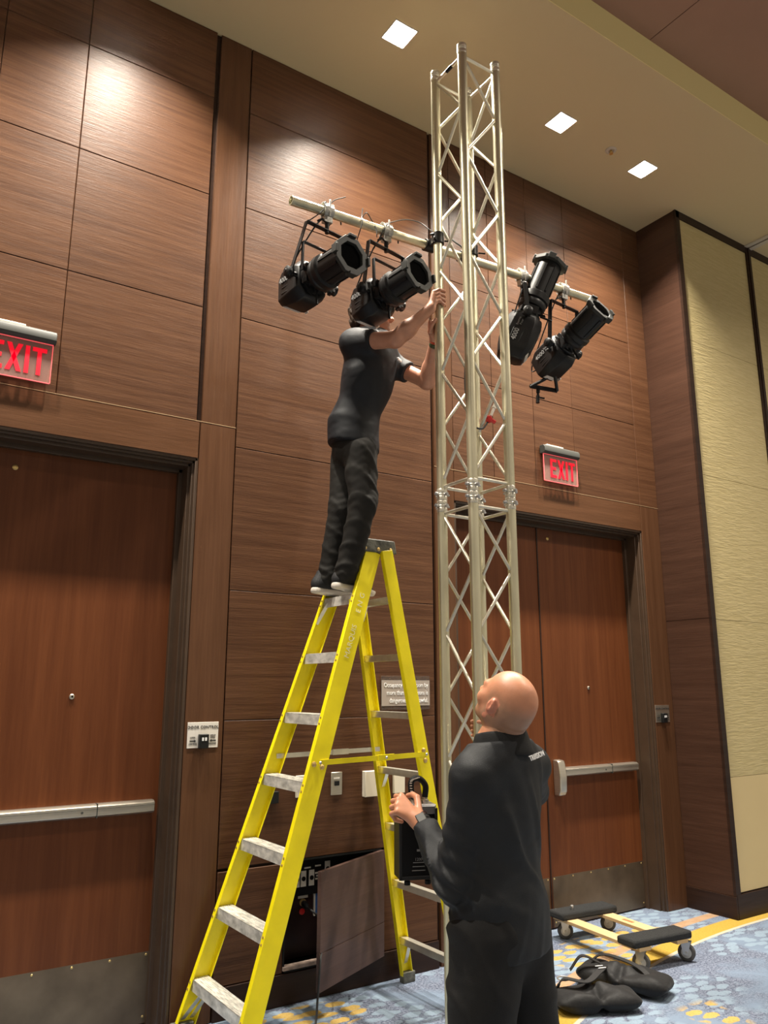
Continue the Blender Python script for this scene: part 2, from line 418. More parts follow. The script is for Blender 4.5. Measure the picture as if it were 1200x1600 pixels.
# return wall and beige wall on the right ------------------------
RX, RY = 5.375, -.394
b = MB()
b.box(RX, RX + .02, RY + .004, .3, .15, 2.098); b.box(RX, RX + .02, RY + .004, .3, 2.102, CZ)
b.cur = 1
b.box(RX + .006, RX + .2, RY + .006, .3, 0, CZ)
b.box(RX - .012, RX + .02, RY - .012, .02, 0, .148)
b.box(RX - .004, RX + .05, RY - .012, RY + .01, .148, CZ)
struct(b.build('wall_return', [M['return'], M['darkwood']]))
b = MB(); zz = [.168, .946, 2.091, 3.235, 4.38, 5.49]
def bpanels(x0, x1):
    for i in range(5):
        b.cur = 1 if i == 0 else 0
        b.box(x0, x1, RY, RY + .03, zz[i] + .0015, zz[i + 1] - .0015)
bpanels(5.425, 6.40); bpanels(6.47, 9.6)
b.cur = 2
b.box(5.38, 9.6, RY + .012, .3, 0, CZ)
b.box(5.38, 9.6, RY - .014, RY + .02, 0, .160); b.box(5.38, 9.6, RY - .012, RY + .02, 5.49, CZ); b.box(6.40, 6.47, RY - .014, RY + .02, .16, CZ)
b.box(6.425, 6.445, RY - .022, RY, .16, CZ)
struct(b.build('wall_right', [M['beige'], M['beigeflat'], M['darkwood']]))

# ceiling ---------------------------------------------------------
SY = -1.308; PS = .078
b = MB()
xs = sorted([-9, 11] + [x - PS for x, y in POTS] + [x + PS for x, y in POTS])
for i in range(len(xs) - 1):
    x0, x1 = xs[i], xs[i + 1]
    hit = [p for p in POTS if abs((x0 + x1) / 2 - p[0]) < .01]
    if hit:
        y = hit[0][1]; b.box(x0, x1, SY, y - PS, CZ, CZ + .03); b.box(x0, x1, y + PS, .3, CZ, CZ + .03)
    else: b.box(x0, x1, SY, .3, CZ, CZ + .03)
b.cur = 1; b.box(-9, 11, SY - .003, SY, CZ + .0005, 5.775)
b.cur = 2; js = [-8.99, -3.3, -1.5, .3, 2.105, 3.91, 5.72, 7.5, 10.99]
for a, c in zip(js[:-1], js[1:]): b.box(a + .003, c - .003, -14, SY + .03, 5.772, 5.80)
b.cur = 3; b.box(-9, 11, -14, SY + .03, 5.80, 5.83); b.box(-9, 11, SY + .03, .3, 5.72, 5.83)
struct(b.build('ceiling', [M['ceil'], M['fascia'], M['topceil'], M['void']]))
b = MB(); b.box(6.385, 6.43, -1.3, RY, CZ - .012, CZ); b.box(6.45, 6.50, -1.3, RY, CZ - .012, CZ); b.cur = 1; b.box(6.43, 6.45, -1.3, RY, CZ - .003, CZ)
struct(b.build('trim_2', [M['sofit_w'], M['void']]))

# doors -----------------------------------------------------------
def door_frame(n, x0, x1):
    b = MB()
    for k, (inset, y0, y1) in enumerate(((.0, .004, .16), (.012, .02, .16), (.026, .045, .16), (.040, .13, .2))):
        wd = .014 if k < 3 else .02
        b.box(x0 + inset - .002, x0 + inset + wd, y0, y1, 0, HZ - inset)
        b.box(x1 - inset - wd, x1 - inset + .002, y0, y1, 0, HZ - inset)
        b.box(x0 + inset, x1 - inset, y0, y1, HZ - inset - wd, HZ - inset + .002)
    return struct(b.build('trim_%d' % n, M['frame'], bevel=.002))
door_frame(3, DL0, DL1); door_frame(4, DR0, DR1)
def eyelet(x, z, parent, y=.16):
    b = MB(); b.lathe((x, y, z), (0, -1, 0), [(.013, 0), (.013, .004), (.010, .007), (.006, .008)], 16)
    o = b.build('door_viewer', M['steel'], parent)
    b = MB(); b.lathe((x, y - .0085, z), (0, -1, 0), [(.005, 0), (.005, .001)], 12); b.build('viewer_lens', M['void'], o)
def door(n, x0, x1, latch, topstud=None, eye=None):
    """latch: 'L' or 'R' side carrying the exit device head"""
    y = .16
    b = MB(); b.box(x0, x1, y, y + .045, .008, HZ - .042)
    d = struct(b.build('door_%d' % n, M['door'], bevel=.002))
    b = MB(); b.box(x0 + .012, x1 - .012, y - .0015, y + .01, .012, .325)
    k = b.build('kick_plate', M['kick'], d); tag(k, 'scuffed bronze kick plate')
    b = MB()
    for t in np.linspace(.03, .97, 6): b.lathe((x0 + (x1 - x0) * t, y - .0015, .312), (0, -1, 0), [(.006, 0), (.004, .002)], 10)
    for t in (.03, .97): b.lathe((x0 + (x1 - x0) * t, y - .0015, .04), (0, -1, 0), [(.006, 0), (.004, .002)], 10)
    b.build('screw', M['gold'], k)
    # exit bar
    zb = 1.0; xa, xb = (x0 + .14, x1 - .045) if latch == 'L' else (x0 + .045, x1 - .14)
    b = MB()
    prof = [(.0, -.028), (-.035, -.028), (-.052, -.018), (-.052, .024), (-.035, .034), (0, .034)]
    b.prism(prof, (xa, y, zb), (0, 1, 0), (0, 0, 1), (xb - xa, 0, 0))
    bar = b.build('exit_bar', M['steel'], d, bevel=.002)
    b = MB(); xm = xa + (xb - xa) * (.62 if latch == 'L' else .38)
    b.box(xm - .002, xm + .002, y - .054, y - .01, zb - .03, zb + .036); b.box(xa, xb, y - .054, y - .05, zb + .012, zb + .0135)
    b.lathe((xm - .07, y - .052, zb), (0, -1, 0), [(.006, 0), (.006, .001)], 12); b.build('bar_seam', M['grey'], bar)
    xh = x0 + .095 if latch == 'L' else x1 - .095
    b = MB()
    b.prism([(0, -.155), (-.05, -.15), (-.068, -.12), (-.072, -.02), (-.06, .06), (-.05, .085), (0, .09)], (xh - .032, y, zb - .0), (0, 1, 0), (0, 0, 1), (.064, 0, 0))
    b.build('latch_case', M['steel'], d, bevel=.008)
    if eye: eyelet(eye[0], eye[1], d)
    if topstud:
        b = MB(); b.lathe((topstud[0], y, topstud[1]), (0, -1, 0), [(.014, 0), (.014, .003), (.009, .006)], 16); b.build('door_silencer', M['gold'], d)
    b = MB(); hx = x1 - .006 if latch == 'L' else x0 + .006
    return d
door(1, DL0 + .055, .478, 'R')
door(2, .482, DL1 - .045, 'L', (.568, 2.655), (.929, 1.541))
door(3, DR0 + .05, 4.135, 'R', None, (3.66, 1.58))
door(4, 4.142, DR1 - .05, 'L', (4.252, 2.678), (4.61, 1.583))
b = MB(); b.box(4.132, 4.1425, .155, .2, .01, HZ - .05); b.box(.477, .483, .155, .2, .01, HZ - .05); struct(b.build('trim_5', M['darkwood']))
b = MB(); b.box(DL0, DL1, .20, .3, 0, HZ); b.box(DR0, DR1, .205, .3, 0, HZ); struct(b.build('wall_behind_doors', M['void']))

# ================================================================== CEILING FITTINGS
def downlight(x, y, label):
    t = thing('recessed_downlight', label, 'ceiling light', (x, y, CZ), group='downlights in the soffit')
    b = MB(); s = PS
    for a, c, d, e in ((-s - .007, s + .007, -s - .007, -s), (-s - .007, s + .007, s, s + .007), (-s - .007, -s, -s, s), (s, s + .007, -s, s)):
        b.box(a, c, d, e, -.004, .001)
    b.build('trim_ring', M['sofit_w'], t, local=True)
    b = MB(); q = .045; h = .11
    V = [(-s, -s, 0), (s, -s, 0), (s, s, 0), (-s, s, 0), (-q, -q, h), (q, -q, h), (q, q, h), (-q, q, h)]
    b.add(V, [(0, 1, 5, 4), (1, 2, 6, 5), (2, 3, 7, 6), (3, 0, 4, 7)])
    b.build('reflector', M['lamprefl'], t, local=True, sharp=20)
    b = MB(); b.box(-q, q, -q, q, h - .002, h + .002); b.build('lamp_face', M['lampface'], t, local=True)
    return t
M['lamprefl'] = mat('lit_reflector', (.9, .9, .88), .25, 0, emit=(1, .95, .90), es=1.9)
M['lampface'] = mat('lamp_glow', (.9, .9, .9), .4, emit=(1, .95, .90), es=14)
dl_labels = ['square recessed downlight in the soffit left of the photo edge', 'square recessed downlight above the left door, just out of frame',
             'square recessed downlight left of the truss top', 'square recessed downlight right of the truss, left of the sprinkler',
             'square recessed downlight right of the sprinkler, nearest the beige wall']
for (x, y), lb in list(zip(POTS, dl_labels)): downlight(x, y, lb)
t = thing('fire_sprinkler', 'small round sprinkler head in the soffit between two downlights', 'sprinkler', (4.325, -.614, CZ))
b = MB(); b.lathe((0, 0, 0), (0, 0, -1), [(.042, -.001), (.042, .003), (.03, .008), (.022, .008), (.022, .001), (0, .001)], 24); b.build('escutcheon', M['sofit_w'], t, local=True)
b = MB(); b.lathe((0, 0, 0), (0, 0, -1), [(.009, 0), (.009, .02), (.004, .028), (.016, .03), (.016, .032)], 12); b.build('sprinkler_head', M['gold'], t, local=True)

# ================================================================== EXIT SIGNS
def letter_strokes(ch):
    w_, h, s = .6, 1.0, .19
    if ch == 'E': return [[(0, 0), (s, 0), (s, h), (0, h)], [(s, 0), (w_, 0), (w_, .15), (s, .15)], [(s, .43), (w_ * .9, .43), (w_ * .9, .57), (s, .57)], [(s, .85), (w_, .85), (w_, h), (s, h)]]
    if ch == 'X': return [[(0, 0), (.21, 0), (.70, h), (.49, h)], [(.49, 0), (.70, 0), (.21, h), (0, h)]]
    if ch == 'I': return [[(0, 0), (s, 0), (s, h), (0, h)]]
    if ch == 'T': return [[(.22, 0), (.41, 0), (.41, .86), (.22, .86)], [(0, .85), (.63, .85), (.63, h), (0, h)]]
def exit_sign(x1, z0, label):
    """x1: right edge, z0: bottom edge of the acrylic"""
    W, H_ = .345, .205; x0 = x1 - W; zt = z0 + H_
    t = thing('exit_sign', label, 'exit sign', ((x0 + x1) / 2, -.0, z0), group='lit exit signs over the doors')
    b = MB(); b.prism([(-.004, .0), (-.045, -.002), (-.058, .012), (-.058, .045), (-.045, .062), (-.004, .062)], (x0 - .012, 0, zt + .0), (0, 1, 0), (0, 0, 1), (W + .024, 0, 0))
    b.build('housing', M['grey'], t, bevel=.003)
    b = MB(); b.box(x0 + .04, x0 + W * .62, -.03, -.0, zt + .058, zt + .078); b.build('canopy', M['white'], t, bevel=.004)
    b = MB(); b.box(x0, x1, -.032, -.026, z0, zt + .002); b.build('acrylic_panel', M['acrylic'], t, bevel=.001)
    b = MB(); e = .003
    b.box(x0 - e, x0, -.033, -.025, z0, zt); b.box(x1, x1 + e, -.033, -.025, z0, zt); b.box(x0, x1, -.033, -.025, z0 - e, z0); b.box(x0, x1, -.033, -.025, zt - .004, zt)
    b.build('glowing_edge', M['rededge'], t)
    b = MB(); cx = x0 + .062; hh = .142
    for ch, wd in (('E', .6), ('X', .7), ('I', .19), ('T', .63)):
        sx_ = .105
        for st in letter_strokes(ch):
            st = [(p[0] * sx_, p[1] * hh) for p in st]
            b.prism(st, (cx, -.0345, z0 + .03), (1, 0, 0), (0, 0, 1), (0, .0022, 0))
        cx += wd * sx_ + .012
    b.build('lettering', M['redlit'], t)
    return t
exit_sign(.655, 3.055, 'red lit exit sign over the left door, cut off by the photo edge')
exit_sign(4.405, 3.065, 'red lit exit sign over the right door, seen whole beside the truss')

# ================================================================== WALL PLATES
def door_control(x0, z0, label, col):
    W, H_ = .165, .127
    t = thing('door_control_plate', label, 'switch plate', (x0 + W / 2, 0, z0 + H_ / 2))
    b = MB(); b.box(x0, x0 + W, -.004, .0, z0, z0 + H_); b.build('plate', col, t, bevel=.001)
    b = MB(); b.box(x0 + .057, x0 + .107, -.030, -.004, z0 - .002, z0 + .068); b.build('keypad', M['black'], t, bevel=.003)
    b = MB(); b.box(x0 + .069, x0 + .079, -.0315, -.029, z0 + .036, z0 + .052); b.box(x0 + .085, x0 + .095, -.0315, -.029, z0 + .036, z0 + .052); b.build('button', M['whitetext'], t)
    yy = -.0045; X_ = (1, 0, 0); Z_ = (0, 0, 1)
    text_mesh('lettering', 'DOOR CONTROL', .0205, (x0 + W / 2, yy, z0 + .102), X_, Z_, M['blacktext'], t)
    text_mesh('lettering', 'LOCK', .0105, (x0 + .029, yy, z0 + .052), X_, Z_, M['blacktext'], t)
    text_mesh('lettering', 'UNLOCK', .0105, (x0 + .030, yy, z0 + .020), X_, Z_, M['blacktext'], t)
    text_mesh('lettering', 'HOLD\nOPEN', .0105, (x0 + .136, yy, z0 + .056), X_, Z_, M['blacktext'], t)
    text_mesh('lettering', 'RELEASE', .0105, (x0 + .136, yy, z0 + .020), X_, Z_, M['blacktext'], t)
    for cx, s in ((x0 + .03, 1), (x0 + .136, -1)):
        b = MB(); b.prism([(-.017 * s, -.003), (.006 * s, -.003), (.006 * s, -.007), (.017 * s, 0), (.006 * s, .007), (.006 * s, .003), (-.017 * s, .003)], (cx, -.0055, z0 + .035), X_, Z_, (0, .0012, 0)); b.build('arrow', M['blacktext'], t)
door_control(1.468, 1.284, 'white DOOR CONTROL plate with black keypad beside the left door', M['labelw'])
door_control(5.155, 1.325, 'grey DOOR CONTROL plate with black keypad beside the right door', M['steel'])

t = thing('occupancy_sign', 'clear occupancy limit notice with grey centre on the wall behind the ladder', 'sign', (2.825, 0, 1.55))
b = MB(); b.box(2.645, 3.005, -.006, -.001, 1.455, 1.655); b.build('backing_plate', M['clear'], t)
b = MB(); b.box(2.647, 3.003, -.0075, -.006, 1.478, 1.628); b.build('message_panel', M['frost'], t)
for z, s in ((1.598, 'Occupancy of this room by'), (1.553, 'more than 136 persons is'), (1.508, 'dangerous and unlawful.')):
    text_mesh('lettering', s, .037, (2.990, -.0085, z), (1, 0, 0), (0, 0, 1), M['whitetext'], t, align='RIGHT', xs=.80)

def wall_plate(x0, x1, z0, z1, d, mt, label, kind):
    t = thing(kind, label, 'wall plate', ((x0 + x1) / 2, 0, (z0 + z1) / 2))
    b = MB(); b.box(x0, x1, -d, 0, z0, z1); b.build('cover', mt, t, bevel=.003)
    return t
t = wall_plate(2.311, 2.383, 1.0, 1.122, .006, M['steel'], 'steel switch plate with small black knob, beside the ladder rail', 'switch_plate')
b = MB(); b.box(2.333, 2.361, -.014, -.006, 1.05, 1.075); b.build('switch_knob', M['blackm'], t, bevel=.002)
b = MB(); b.box(2.328, 2.366, -.0075, -.006, 1.085, 1.093); b.build('label_strip', M['labelw'], t)
wall_plate(2.518, 2.607, .978, 1.118, .035, M['white'], 'deep cream blank box on the wall, left of the rear ladder rail', 'sensor_box')
wall_plate(2.728, 2.806, .982, 1.102, .018, M['white'], 'flat cream blank plate on the wall, right of the rear ladder rail', 'blank_plate')
wall_plate(2.09, 2.15, 1.003, 1.117, .012, M['white'], 'cream blank plate mostly hidden behind the front ladder rail', 'blank_plate')
wall_plate(1.93, 1.985, .985, 1.045, .02, M['black'], 'small black socket on the wall behind the ladder steps', 'wall_socket')

# ================================================================== WALL BOX WITH OPEN DOOR
t = thing('media_box', 'recessed floor-level connection box in the wall with its wooden door swung open', 'wall box', (2.35, 0, .15))
b = MB(); d = .26
b.box(BX0, BX1, d - .01, d, BZ0, BZ1); b.box(BX0, BX0 + .01, .0, d, BZ0, BZ1); b.box(BX1 - .01, BX1, .0, d, BZ0, BZ1); b.box(BX0, BX1, .0, d, BZ1 - .01, BZ1); b.box(BX0, BX1, .0, d, BZ0, BZ0 + .01)
b.build('box_liner', M['blackm'], t)
b = MB(); b.box(BX0, BX1, -.012, .03, BZ0 + .012, BZ0 + .03); b.build('sill', mat('worn_edge', (.32, .24, .2), .5, var=.4, vscale=30), t, bevel=.002)
yp = .10
b = MB(); b.box(BX0 + .01, BX1 - .01, yp, yp + .01, .48, .66); b.build('connector_panel', M['black'], t)
b = MB(); b.box(BX0 + .01, BX1 - .01, yp + .02, yp + .03, .17, .48); b.build('lower_panel', mat('dark_red_panel', (.02, .008, .008), .4), t)
for k, x in enumerate((2.165, 2.205, 2.255, 2.355)):
    z = .565 if k < 3 else .60
    b = MB(); b.box(x - .016, x + .016, yp - .004, yp, z - .04, z + .04); pl = b.build('connector_plate', M['labelw'], t)
    b = MB(); b.lathe((x, yp - .004, z), (0, -1, 0), [(.012, 0), (.012, .003), (.008, .003), (.008, .001)], 16); b.build('socket', M['blackm'], pl)
for x, z, w_ in ((2.23, .618, .04), (2.295, .622, .036), (2.29, .585, .025), (2.30, .57, .03), (2.295, .555, .03)):
    b = MB(); b.box(x - w_ / 2, x + w_ / 2, yp - .002, yp, z - .004, z + .004); b.build('label_strip', M['labelw'], t)
b = MB(); b.box(2.185, 2.245, yp + .016, yp + .02, .462, .477); b.build('socket_label', M['labelw'], t)
b = MB(); b.lathe((2.215, yp + .02, .44), (0, -1, 0), [(.02, 0), (.02, .004), (.013, .004)], 16); b.build('power_socket', M['gold'], t)
b = MB(); b.lathe((2.210, yp + .02, .395), (0, -1, 0), [(.016, 0), (.016, .006), (.012, .008)], 16); b.build('red_connector', M['red'], t)
b = MB(); b.box(2.285, 2.36, yp + .01, yp + .018, .37, .49); b.build('touch_screen', M['blue'], t, bevel=.002)
b = MB(); b.box(2.280, 2.287, yp + .008, yp + .019, .365, .495); b.build('screen_bezel', M['labelw'], t)
# swung door: hinge right, free edge towards the room
H0 = Vector((2.657, -.004, 0)); E0 = Vector((2.09, -.285, 0)); dv = (E0 - H0).normalized(); nv = Vector((0, 0, 1)).cross(dv)
b = MB()
for z0, z1 in ((.132, .305), (.309, .682)):
    b.obox(((H0 + E0) / 2) + Vector((0, 0, (z0 + z1) / 2)), dv, nv, (0, 0, 1), (E0 - H0).length / 2, .011, (z1 - z0) / 2)
b.obox(((H0 + E0) / 2) + Vector((0, 0, .307)), dv, nv, (0, 0, 1), (E0 - H0).length / 2, .008, .01)
b.build('hinged_door', wood('box_door_wood', (.075, .042, .034), (.10, .058, .047), rough=.35, bumps=.1, island=.02), t, bevel=.001)
# power cable
t = thing('power_cable', 'black power cable plugged in the wall box and trailing on the carpet', 'cable', (2.21, .08, 0))
b = MB(); b.tube(bez([(2.218, .07, .425), (2.22, -.05, .40), (2.16, -.20, .36), (2.085, -.315, .27), (2.06, -.34, .13), (2.02, -.38, .02), (1.90, -.45, .006), (1.80, -.52, .006), (1.62, -.75, .006)], 8), .0055, 8)
b.build('cord', M['rubber'], t)
b = MB(); b.lathe((2.215, .115, .44), (.05, -1, -.35), [(.012, 0), (.017, .01), (.016, .04), (.008, .055)], 14); b.build('plug', M['black'], t)

# ================================================================== BOX TRUSS
TX, TY, S = 2.38, -1.20, .24
truss = thing('box_truss', 'tall upright square aluminium truss tower made of two bolted sections', 'truss', (TX + S / 2, TY + S / 2, 0))
cor = {'M': (TX, TY), 'R': (TX + S, TY), 'B': (TX + S, TY + S), 'L': (TX, TY + S)}
b = MB(); b.box(TX - .10, TX + S + .10, TY - .10, TY + S + .10, 0, .010); b.build('base_plate', M['alu2'], truss, bevel=.002)
for s0, s1 in ((.012, 2.5), (2.5, 5.02)):
    for k, (x, y) in cor.items():
        b = MB(); b.tube([(x, y, s0 + .05), (x, y, s1 - .05)], .025, 20); ch = b.build('chord', M['alu'], truss)
        for za, zb_, sg in ((s0, s0 + .06, 1), (s1 - .06, s1, -1)):
            b = MB(); b.lathe((x, y, za), (0, 0, 1), [(.0255, 0), (.0265, .002), (.0265, .022), (.0245, .025), (.0265, .028), (.0265, .034), (.0245, .037), (.0262, .04), (.0262, .058), (.025, .06)], 20); b.build('coupler', M['alu2'], ch)
        if s1 < 3:
            for z in (2.47, 2.53):
                for dv_ in (Vector((1, 0, 0)), Vector((0, 1, 0))):
                    b = MB(); b.lathe(Vector((x, y, z + .004 * dv_.x)) - dv_ * .045, dv_, [(.006, 0), (.006, .003), (.010, .003), (.010, .013), (.006, .013), (.006, .09)], 8); b.build('bolt', M['zinc'], ch)
def brace(A, B):
    A, B = Vector(A), Vector(B); dd = (B - A).normalized(); h = Vector((dd.x, dd.y, 0)).normalized() * .02
    b = MB(); b.tube([A + h, B - h], .0085, 10); b.build('brace', M['alu2'], truss)
for top, bot in ((4.94, 2.60), (2.42, .10)):
    n = 8; p = (top - bot) / n
    for a, c in (('M', 'R'), ('L', 'M'), ('B', 'L'), ('R', 'B')):
        for i in range(n):
            q0, q1 = (cor[a], cor[c]) if i % 2 == 0 else (cor[c], cor[a])
            z0, z1 = top - p * i - .012, top - p * (i + 1) + .012
            brace((*q0, z0), (*q1, z1))
        brace((*cor[a], top + .012), (*cor[c], top + .012)); brace((*cor[a], bot - .03), (*cor[c], bot - .03))
b = MB(); b.tube([(TX, TY + .085, 4.952), (TX, TY + .135, 4.952)], .0105, 10); tp = b.build('tape', M['blackm'], truss); tag(tp, 'strip of black tape')

# ================================================================== LIGHTING BAR
BA, BB = Vector((1.54, -.86, 3.94)), Vector((3.655, -.91, 3.995)); bd = (BB - BA).normalized()
def onbar(x): return BA + (BB - BA) * ((x - BA.x) / (BB.x - BA.x))
bar = thing('lighting_bar', 'horizontal aluminium pipe clamped across the back of the truss, carrying four spotlights', 'pipe', tuple(BA))
b = MB(); n = 24
b.tube([BA, BB], .024, n, caps=False); b.tube([BA, BB], .0205, n, caps=False)
for P_ in (BA, BB):
    x_ = Vector((0, 0, 1)).cross(bd).normalized(); y_ = bd.cross(x_)
    V = [P_ + x_ * math.cos(2 * PI * k / n) * r + y_ * math.sin(2 * PI * k / n) * r for r in (.024, .0205) for k in range(n)]
    b.add(V, [(k, (k + 1) % n, n + (k + 1) % n, n + k) for k in range(n)])
b.build('pipe', M['alu'], bar)
for cx in (TX, TX + S):
    p = onbar(cx)
    b = MB(); b.lathe((cx, TY + S, p.z - .032), (0, 0, 1), [(.034, 0), (.034, .064)], 20); b.lathe(p - bd * .03, bd, [(.033, 0), (.033, .06)], 20)
    b.box(cx - .02, cx + .02, TY + S, p.y, p.z - .02, p.z + .02)
    for sg in (-1, 1): b.tube([(cx - .045, TY + S - .01 + .02 * sg, p.z + sg * .018), (cx - .03, TY + S - .01, p.z + sg * .018)], .006, 8)
    b.tube([(cx + .03, TY + S - .02, p.z - .01), (cx + .055, TY + S - .05, p.z - .02)], .005, 8)
    b.build('swivel_coupler', M['black'], bar, bevel=.002)

# ================================================================== SPOTLIGHTS
def spot(rear, front, barx, label, yoke_up=True, scale=1.0, cable=True, hang2=False, swing=0.0, tall=.235):
    """profile spotlight; axis rear->front in world space, hung from the bar at x = barx"""
    rear, front = Vector(rear), Vector(front); ax = (front - rear).normalized(); Lr = (front - rear).length
    hangp = onbar(barx)
    t = thing('profile_spotlight', label, 'spotlight', tuple(hangp), group=None)
    upv = Vector((0, 0, 1)); sd = ax.cross(upv).normalized(); uu = sd.cross(ax).normalized()
    k = Lr / .62
    def P(a, s=0, u=0): return rear + ax * (a * k) + sd * s + uu * u
    # lamp housing: chamfered box tapering to the rear
    def ring(a, hw, hh, c): return [P(a, x, y) for x, y in ((-hw, -hh + c), (-hw + c, -hh), (hw - c, -hh), (hw, -hh + c), (hw, hh - c), (hw - c, hh), (-hw + c, hh), (-hw, hh - c))]
    prof = [(0.0, .050, .056, .015), (.010, .066, .076, .02), (.08, .088, .102, .03), (.20, .094, .110, .045), (.235, .088, .100, .045), (.25, .08, .09, .04)]
    V = []; F = []
    for pr_ in prof: V += ring(*pr_)
    for i in range(len(prof) - 1):
        for j in range(8): F.append((i * 8 + j, i * 8 + (j + 1) % 8, (i + 1) * 8 + (j + 1) % 8, (i + 1) * 8 + j))
    F += [tuple(range(7, -1, -1)), tuple((len(prof) - 1) * 8 + j for j in range(8))]
    b = MB(); b.add(V, F)
    for u in (-.05, -.02, .01, .04): b.obox(P(.13, 0, u), ax, sd, uu, .05 * k, .092, .004)
    h = b.build('lamp_housing', M['black'], t, bevel=.004)
    b = MB(); b.obox(P(.045, -.094, -.06), ax, sd, uu, .012, .0015, .02); b.obox(P(.042, 0, -.0895), (ax - uu * .37), sd, uu + ax * .37, .014, .046, .0022)
    b.build('warning_label', M['labelw'], h)
    b = MB(); b.obox(P(-.004, 0, .03), ax, sd, uu, .004, .02, .02); b.build('red_label', M['red'], h)
    for sgn in (1, -1):
        o0 = P(.11, .0955 * sgn * 1.0, .018)
        xx = ax * sgn
        text_mesh('lettering', '4000', .042, o0, xx, uu, M['greytext'], h, xs=.9, ext=.001)
        text_mesh('lettering', 'Source\nFour', .019, P(.185, .0965 * sgn, .02), xx, uu, M['greytext'], h, ext=.001)
    # shutter barrel with ribs
    b = MB(); b.lathe(P(.24), ax, [(.072, 0), (.078, .01 * k), (.078, .03 * k), (.066, .035 * k), (.066, .07 * k), (.080, .075 * k), (.084, .085 * k), (.084, .105 * k), (.074, .12 * k)], 24)
    b.obox(P(.285), ax, sd, uu, .022 * k, .075, .048)
    br = b.build('shutter_barrel', M['black'], t)
    for an in (0.3, 1.9, 3.5, 5.1):
        v = sd * math.cos(an) + uu * math.sin(an); b = MB(); b.obox(P(.285) + v * .085, ax, v, ax.cross(v), .0015, .022, .012); b.build('shutter_handle', M['blackm'], br)
    # lens tube, hollow
    b = MB(); b.lathe(P(.35), ax, [(.070, 0), (.088, .008 * k), (.088, .04 * k), (.076, .05 * k), (.075, .235 * k), (.068, .235 * k), (.068, .20 * k)], 28); b.cur = 1; b.lathe(P(.35), ax, [(.0675, .238 * k), (.0675, .06 * k), (.0, .06 * k)], 28); b.cur = 0
    for an in np.linspace(0, 2 * PI, 9)[:-1]:
        v = sd * math.cos(an + .2) + uu * math.sin(an + .2); b.obox(P(.485) + v * .0765, ax, v, ax.cross(v), .075 * k, .004, .006)
    lt = b.build('lens_tube', [M['black'], M['void']], t)
    b = MB(); b.lathe(P(.415), ax, [(.0660, 0), (.055, .008), (.035, .014), (0, .017)], 28); b.build('lens', M['lens'], lt)
    b = MB(); v = (sd * -.75 + uu * .4).normalized(); b.obox(P(.475) + v * .0805, ax, v, ax.cross(v), .026, .0015, .014); b.build('label', M['labelw'], lt)
    # gel frame holder: octagonal ring plate with clips
    b = MB(); b.lathe(P(.585), ax, [(.070, 0), (.102, 0), (.102, .022 * k), (.070, .022 * k), (.070, 0)], 8, xd=uu, poly=True)
    for an in (PI / 2, PI, 0, -PI / 2):
        v = sd * math.cos(an) + uu * math.sin(an); b.obox(P(.60) + v * .100, ax, v, ax.cross(v), .018, .007, .022)
    b.build('gel_frame_holder', M['holder'], t, bevel=.002)
    b = MB(); v = -uu; b.lathe(P(.29, 0, -.07), v, [(.006, 0), (.006, .07), (.008, .075)], 8); b.build('focus_knob', M['blackm'], t)
    # yoke: U bracket from pivots to the clamp
    piv = P(.235); kn = hangp + Vector((0, 0, -.105))
    dn = (piv - kn); side = sd
    hz = Vector((ax.x, ax.y, 0)).normalized() if abs(ax.z) < .95 else Vector((0, 1, 0))
    side = Vector((-hz.y, hz.x, 0)) * -1
    b = MB(); wy = .128
    cr = kn + (dn.normalized() if False else Vector((0, 0, 0)))
    for s in (-1, 1):
        top_c = cr + side * wy * s; b.beam(top_c, piv + side * wy * s, ax, .026, .007)
        b.obox(piv + side * (wy * s), ax, side, ax.cross(side), .024, .009, .024)
    b.beam(cr - side * wy, cr + side * wy, hz, .026, .007)
    yk = b.build('yoke', M['black'], t, bevel=.002)
    for s in (-1, 1):
        b = MB(); b.lathe(piv + side * (wy - .035) * s, side * s, [(.012, 0), (.012, .04), (.026, .042), (.028, .06), (.018, .066)], 14)
        b.lathe(piv + side * (wy + .03) * s, side * s, [(.010, 0), (.007, .004)], 10); b.build('yoke_knob', M['black'], yk)
    if hang2:
        b = MB(); q0, q1 = P(.36) , P(.36); tp = Vector((q0.x, q0.y, max(q0.z, q1.z))) + Vector((0, 0, .155)) - hz * .05
        for s in (-1, 1): b.beam(tp + side * .098 * s, P(.30) + side * .098 * s, ax, .02, .006)
        b.beam(tp - side * .098, tp + side * .098, hz, .02, .006); b.build('accessory_bracket', M['black'], t, bevel=.002)
    # clamp
    b = MB(); b.lathe(kn + Vector((0, 0, -.015)), (0, 0, 1), [(.011, 0), (.011, .085)], 12)
    b.tube([kn + Vector((0, 0, .045)), kn + Vector((0, 0, .045)) + side * .04 + hz * .01, kn + Vector((0, 0, .03)) + side * .06], .006, 8)
    b.build('spigot', M['black'], t)
    b = MB(); y_ = Vector((0, 0, 1)).cross(bd).normalized(); zz_ = bd.cross(y_)
    arc = [(math.cos(a_) * r, math.sin(a_) * r) for r, rng in ((.036, np.linspace(R(-150), R(150), 14)), (.0245, np.linspace(R(150), R(-150), 14))) for a_ in rng]
    # clamp jaws around pipe (open downwards-left)
    for s in (-1,):
        b.prism([(-a[0] * 1.0, a[1]) for a in arc], hangp - bd * .026, zz_ * -1, y_, bd * .052)
    b.obox(hangp + Vector((0, 0, -.045)), bd, y_, (0, 0, 1), .024, .016, .018)
    b.obox(hangp + Vector((0, 0, .038)), bd, y_, (0, 0, 1), .034, .014, .005)
    b.tube([hangp + y_ * -.03 + Vector((0, 0, -.04)), hangp + y_ * -.03 + Vector((0, 0, .055))], .005, 8)
    b.build('hook_clamp', M['clampm'], t, bevel=.0015)
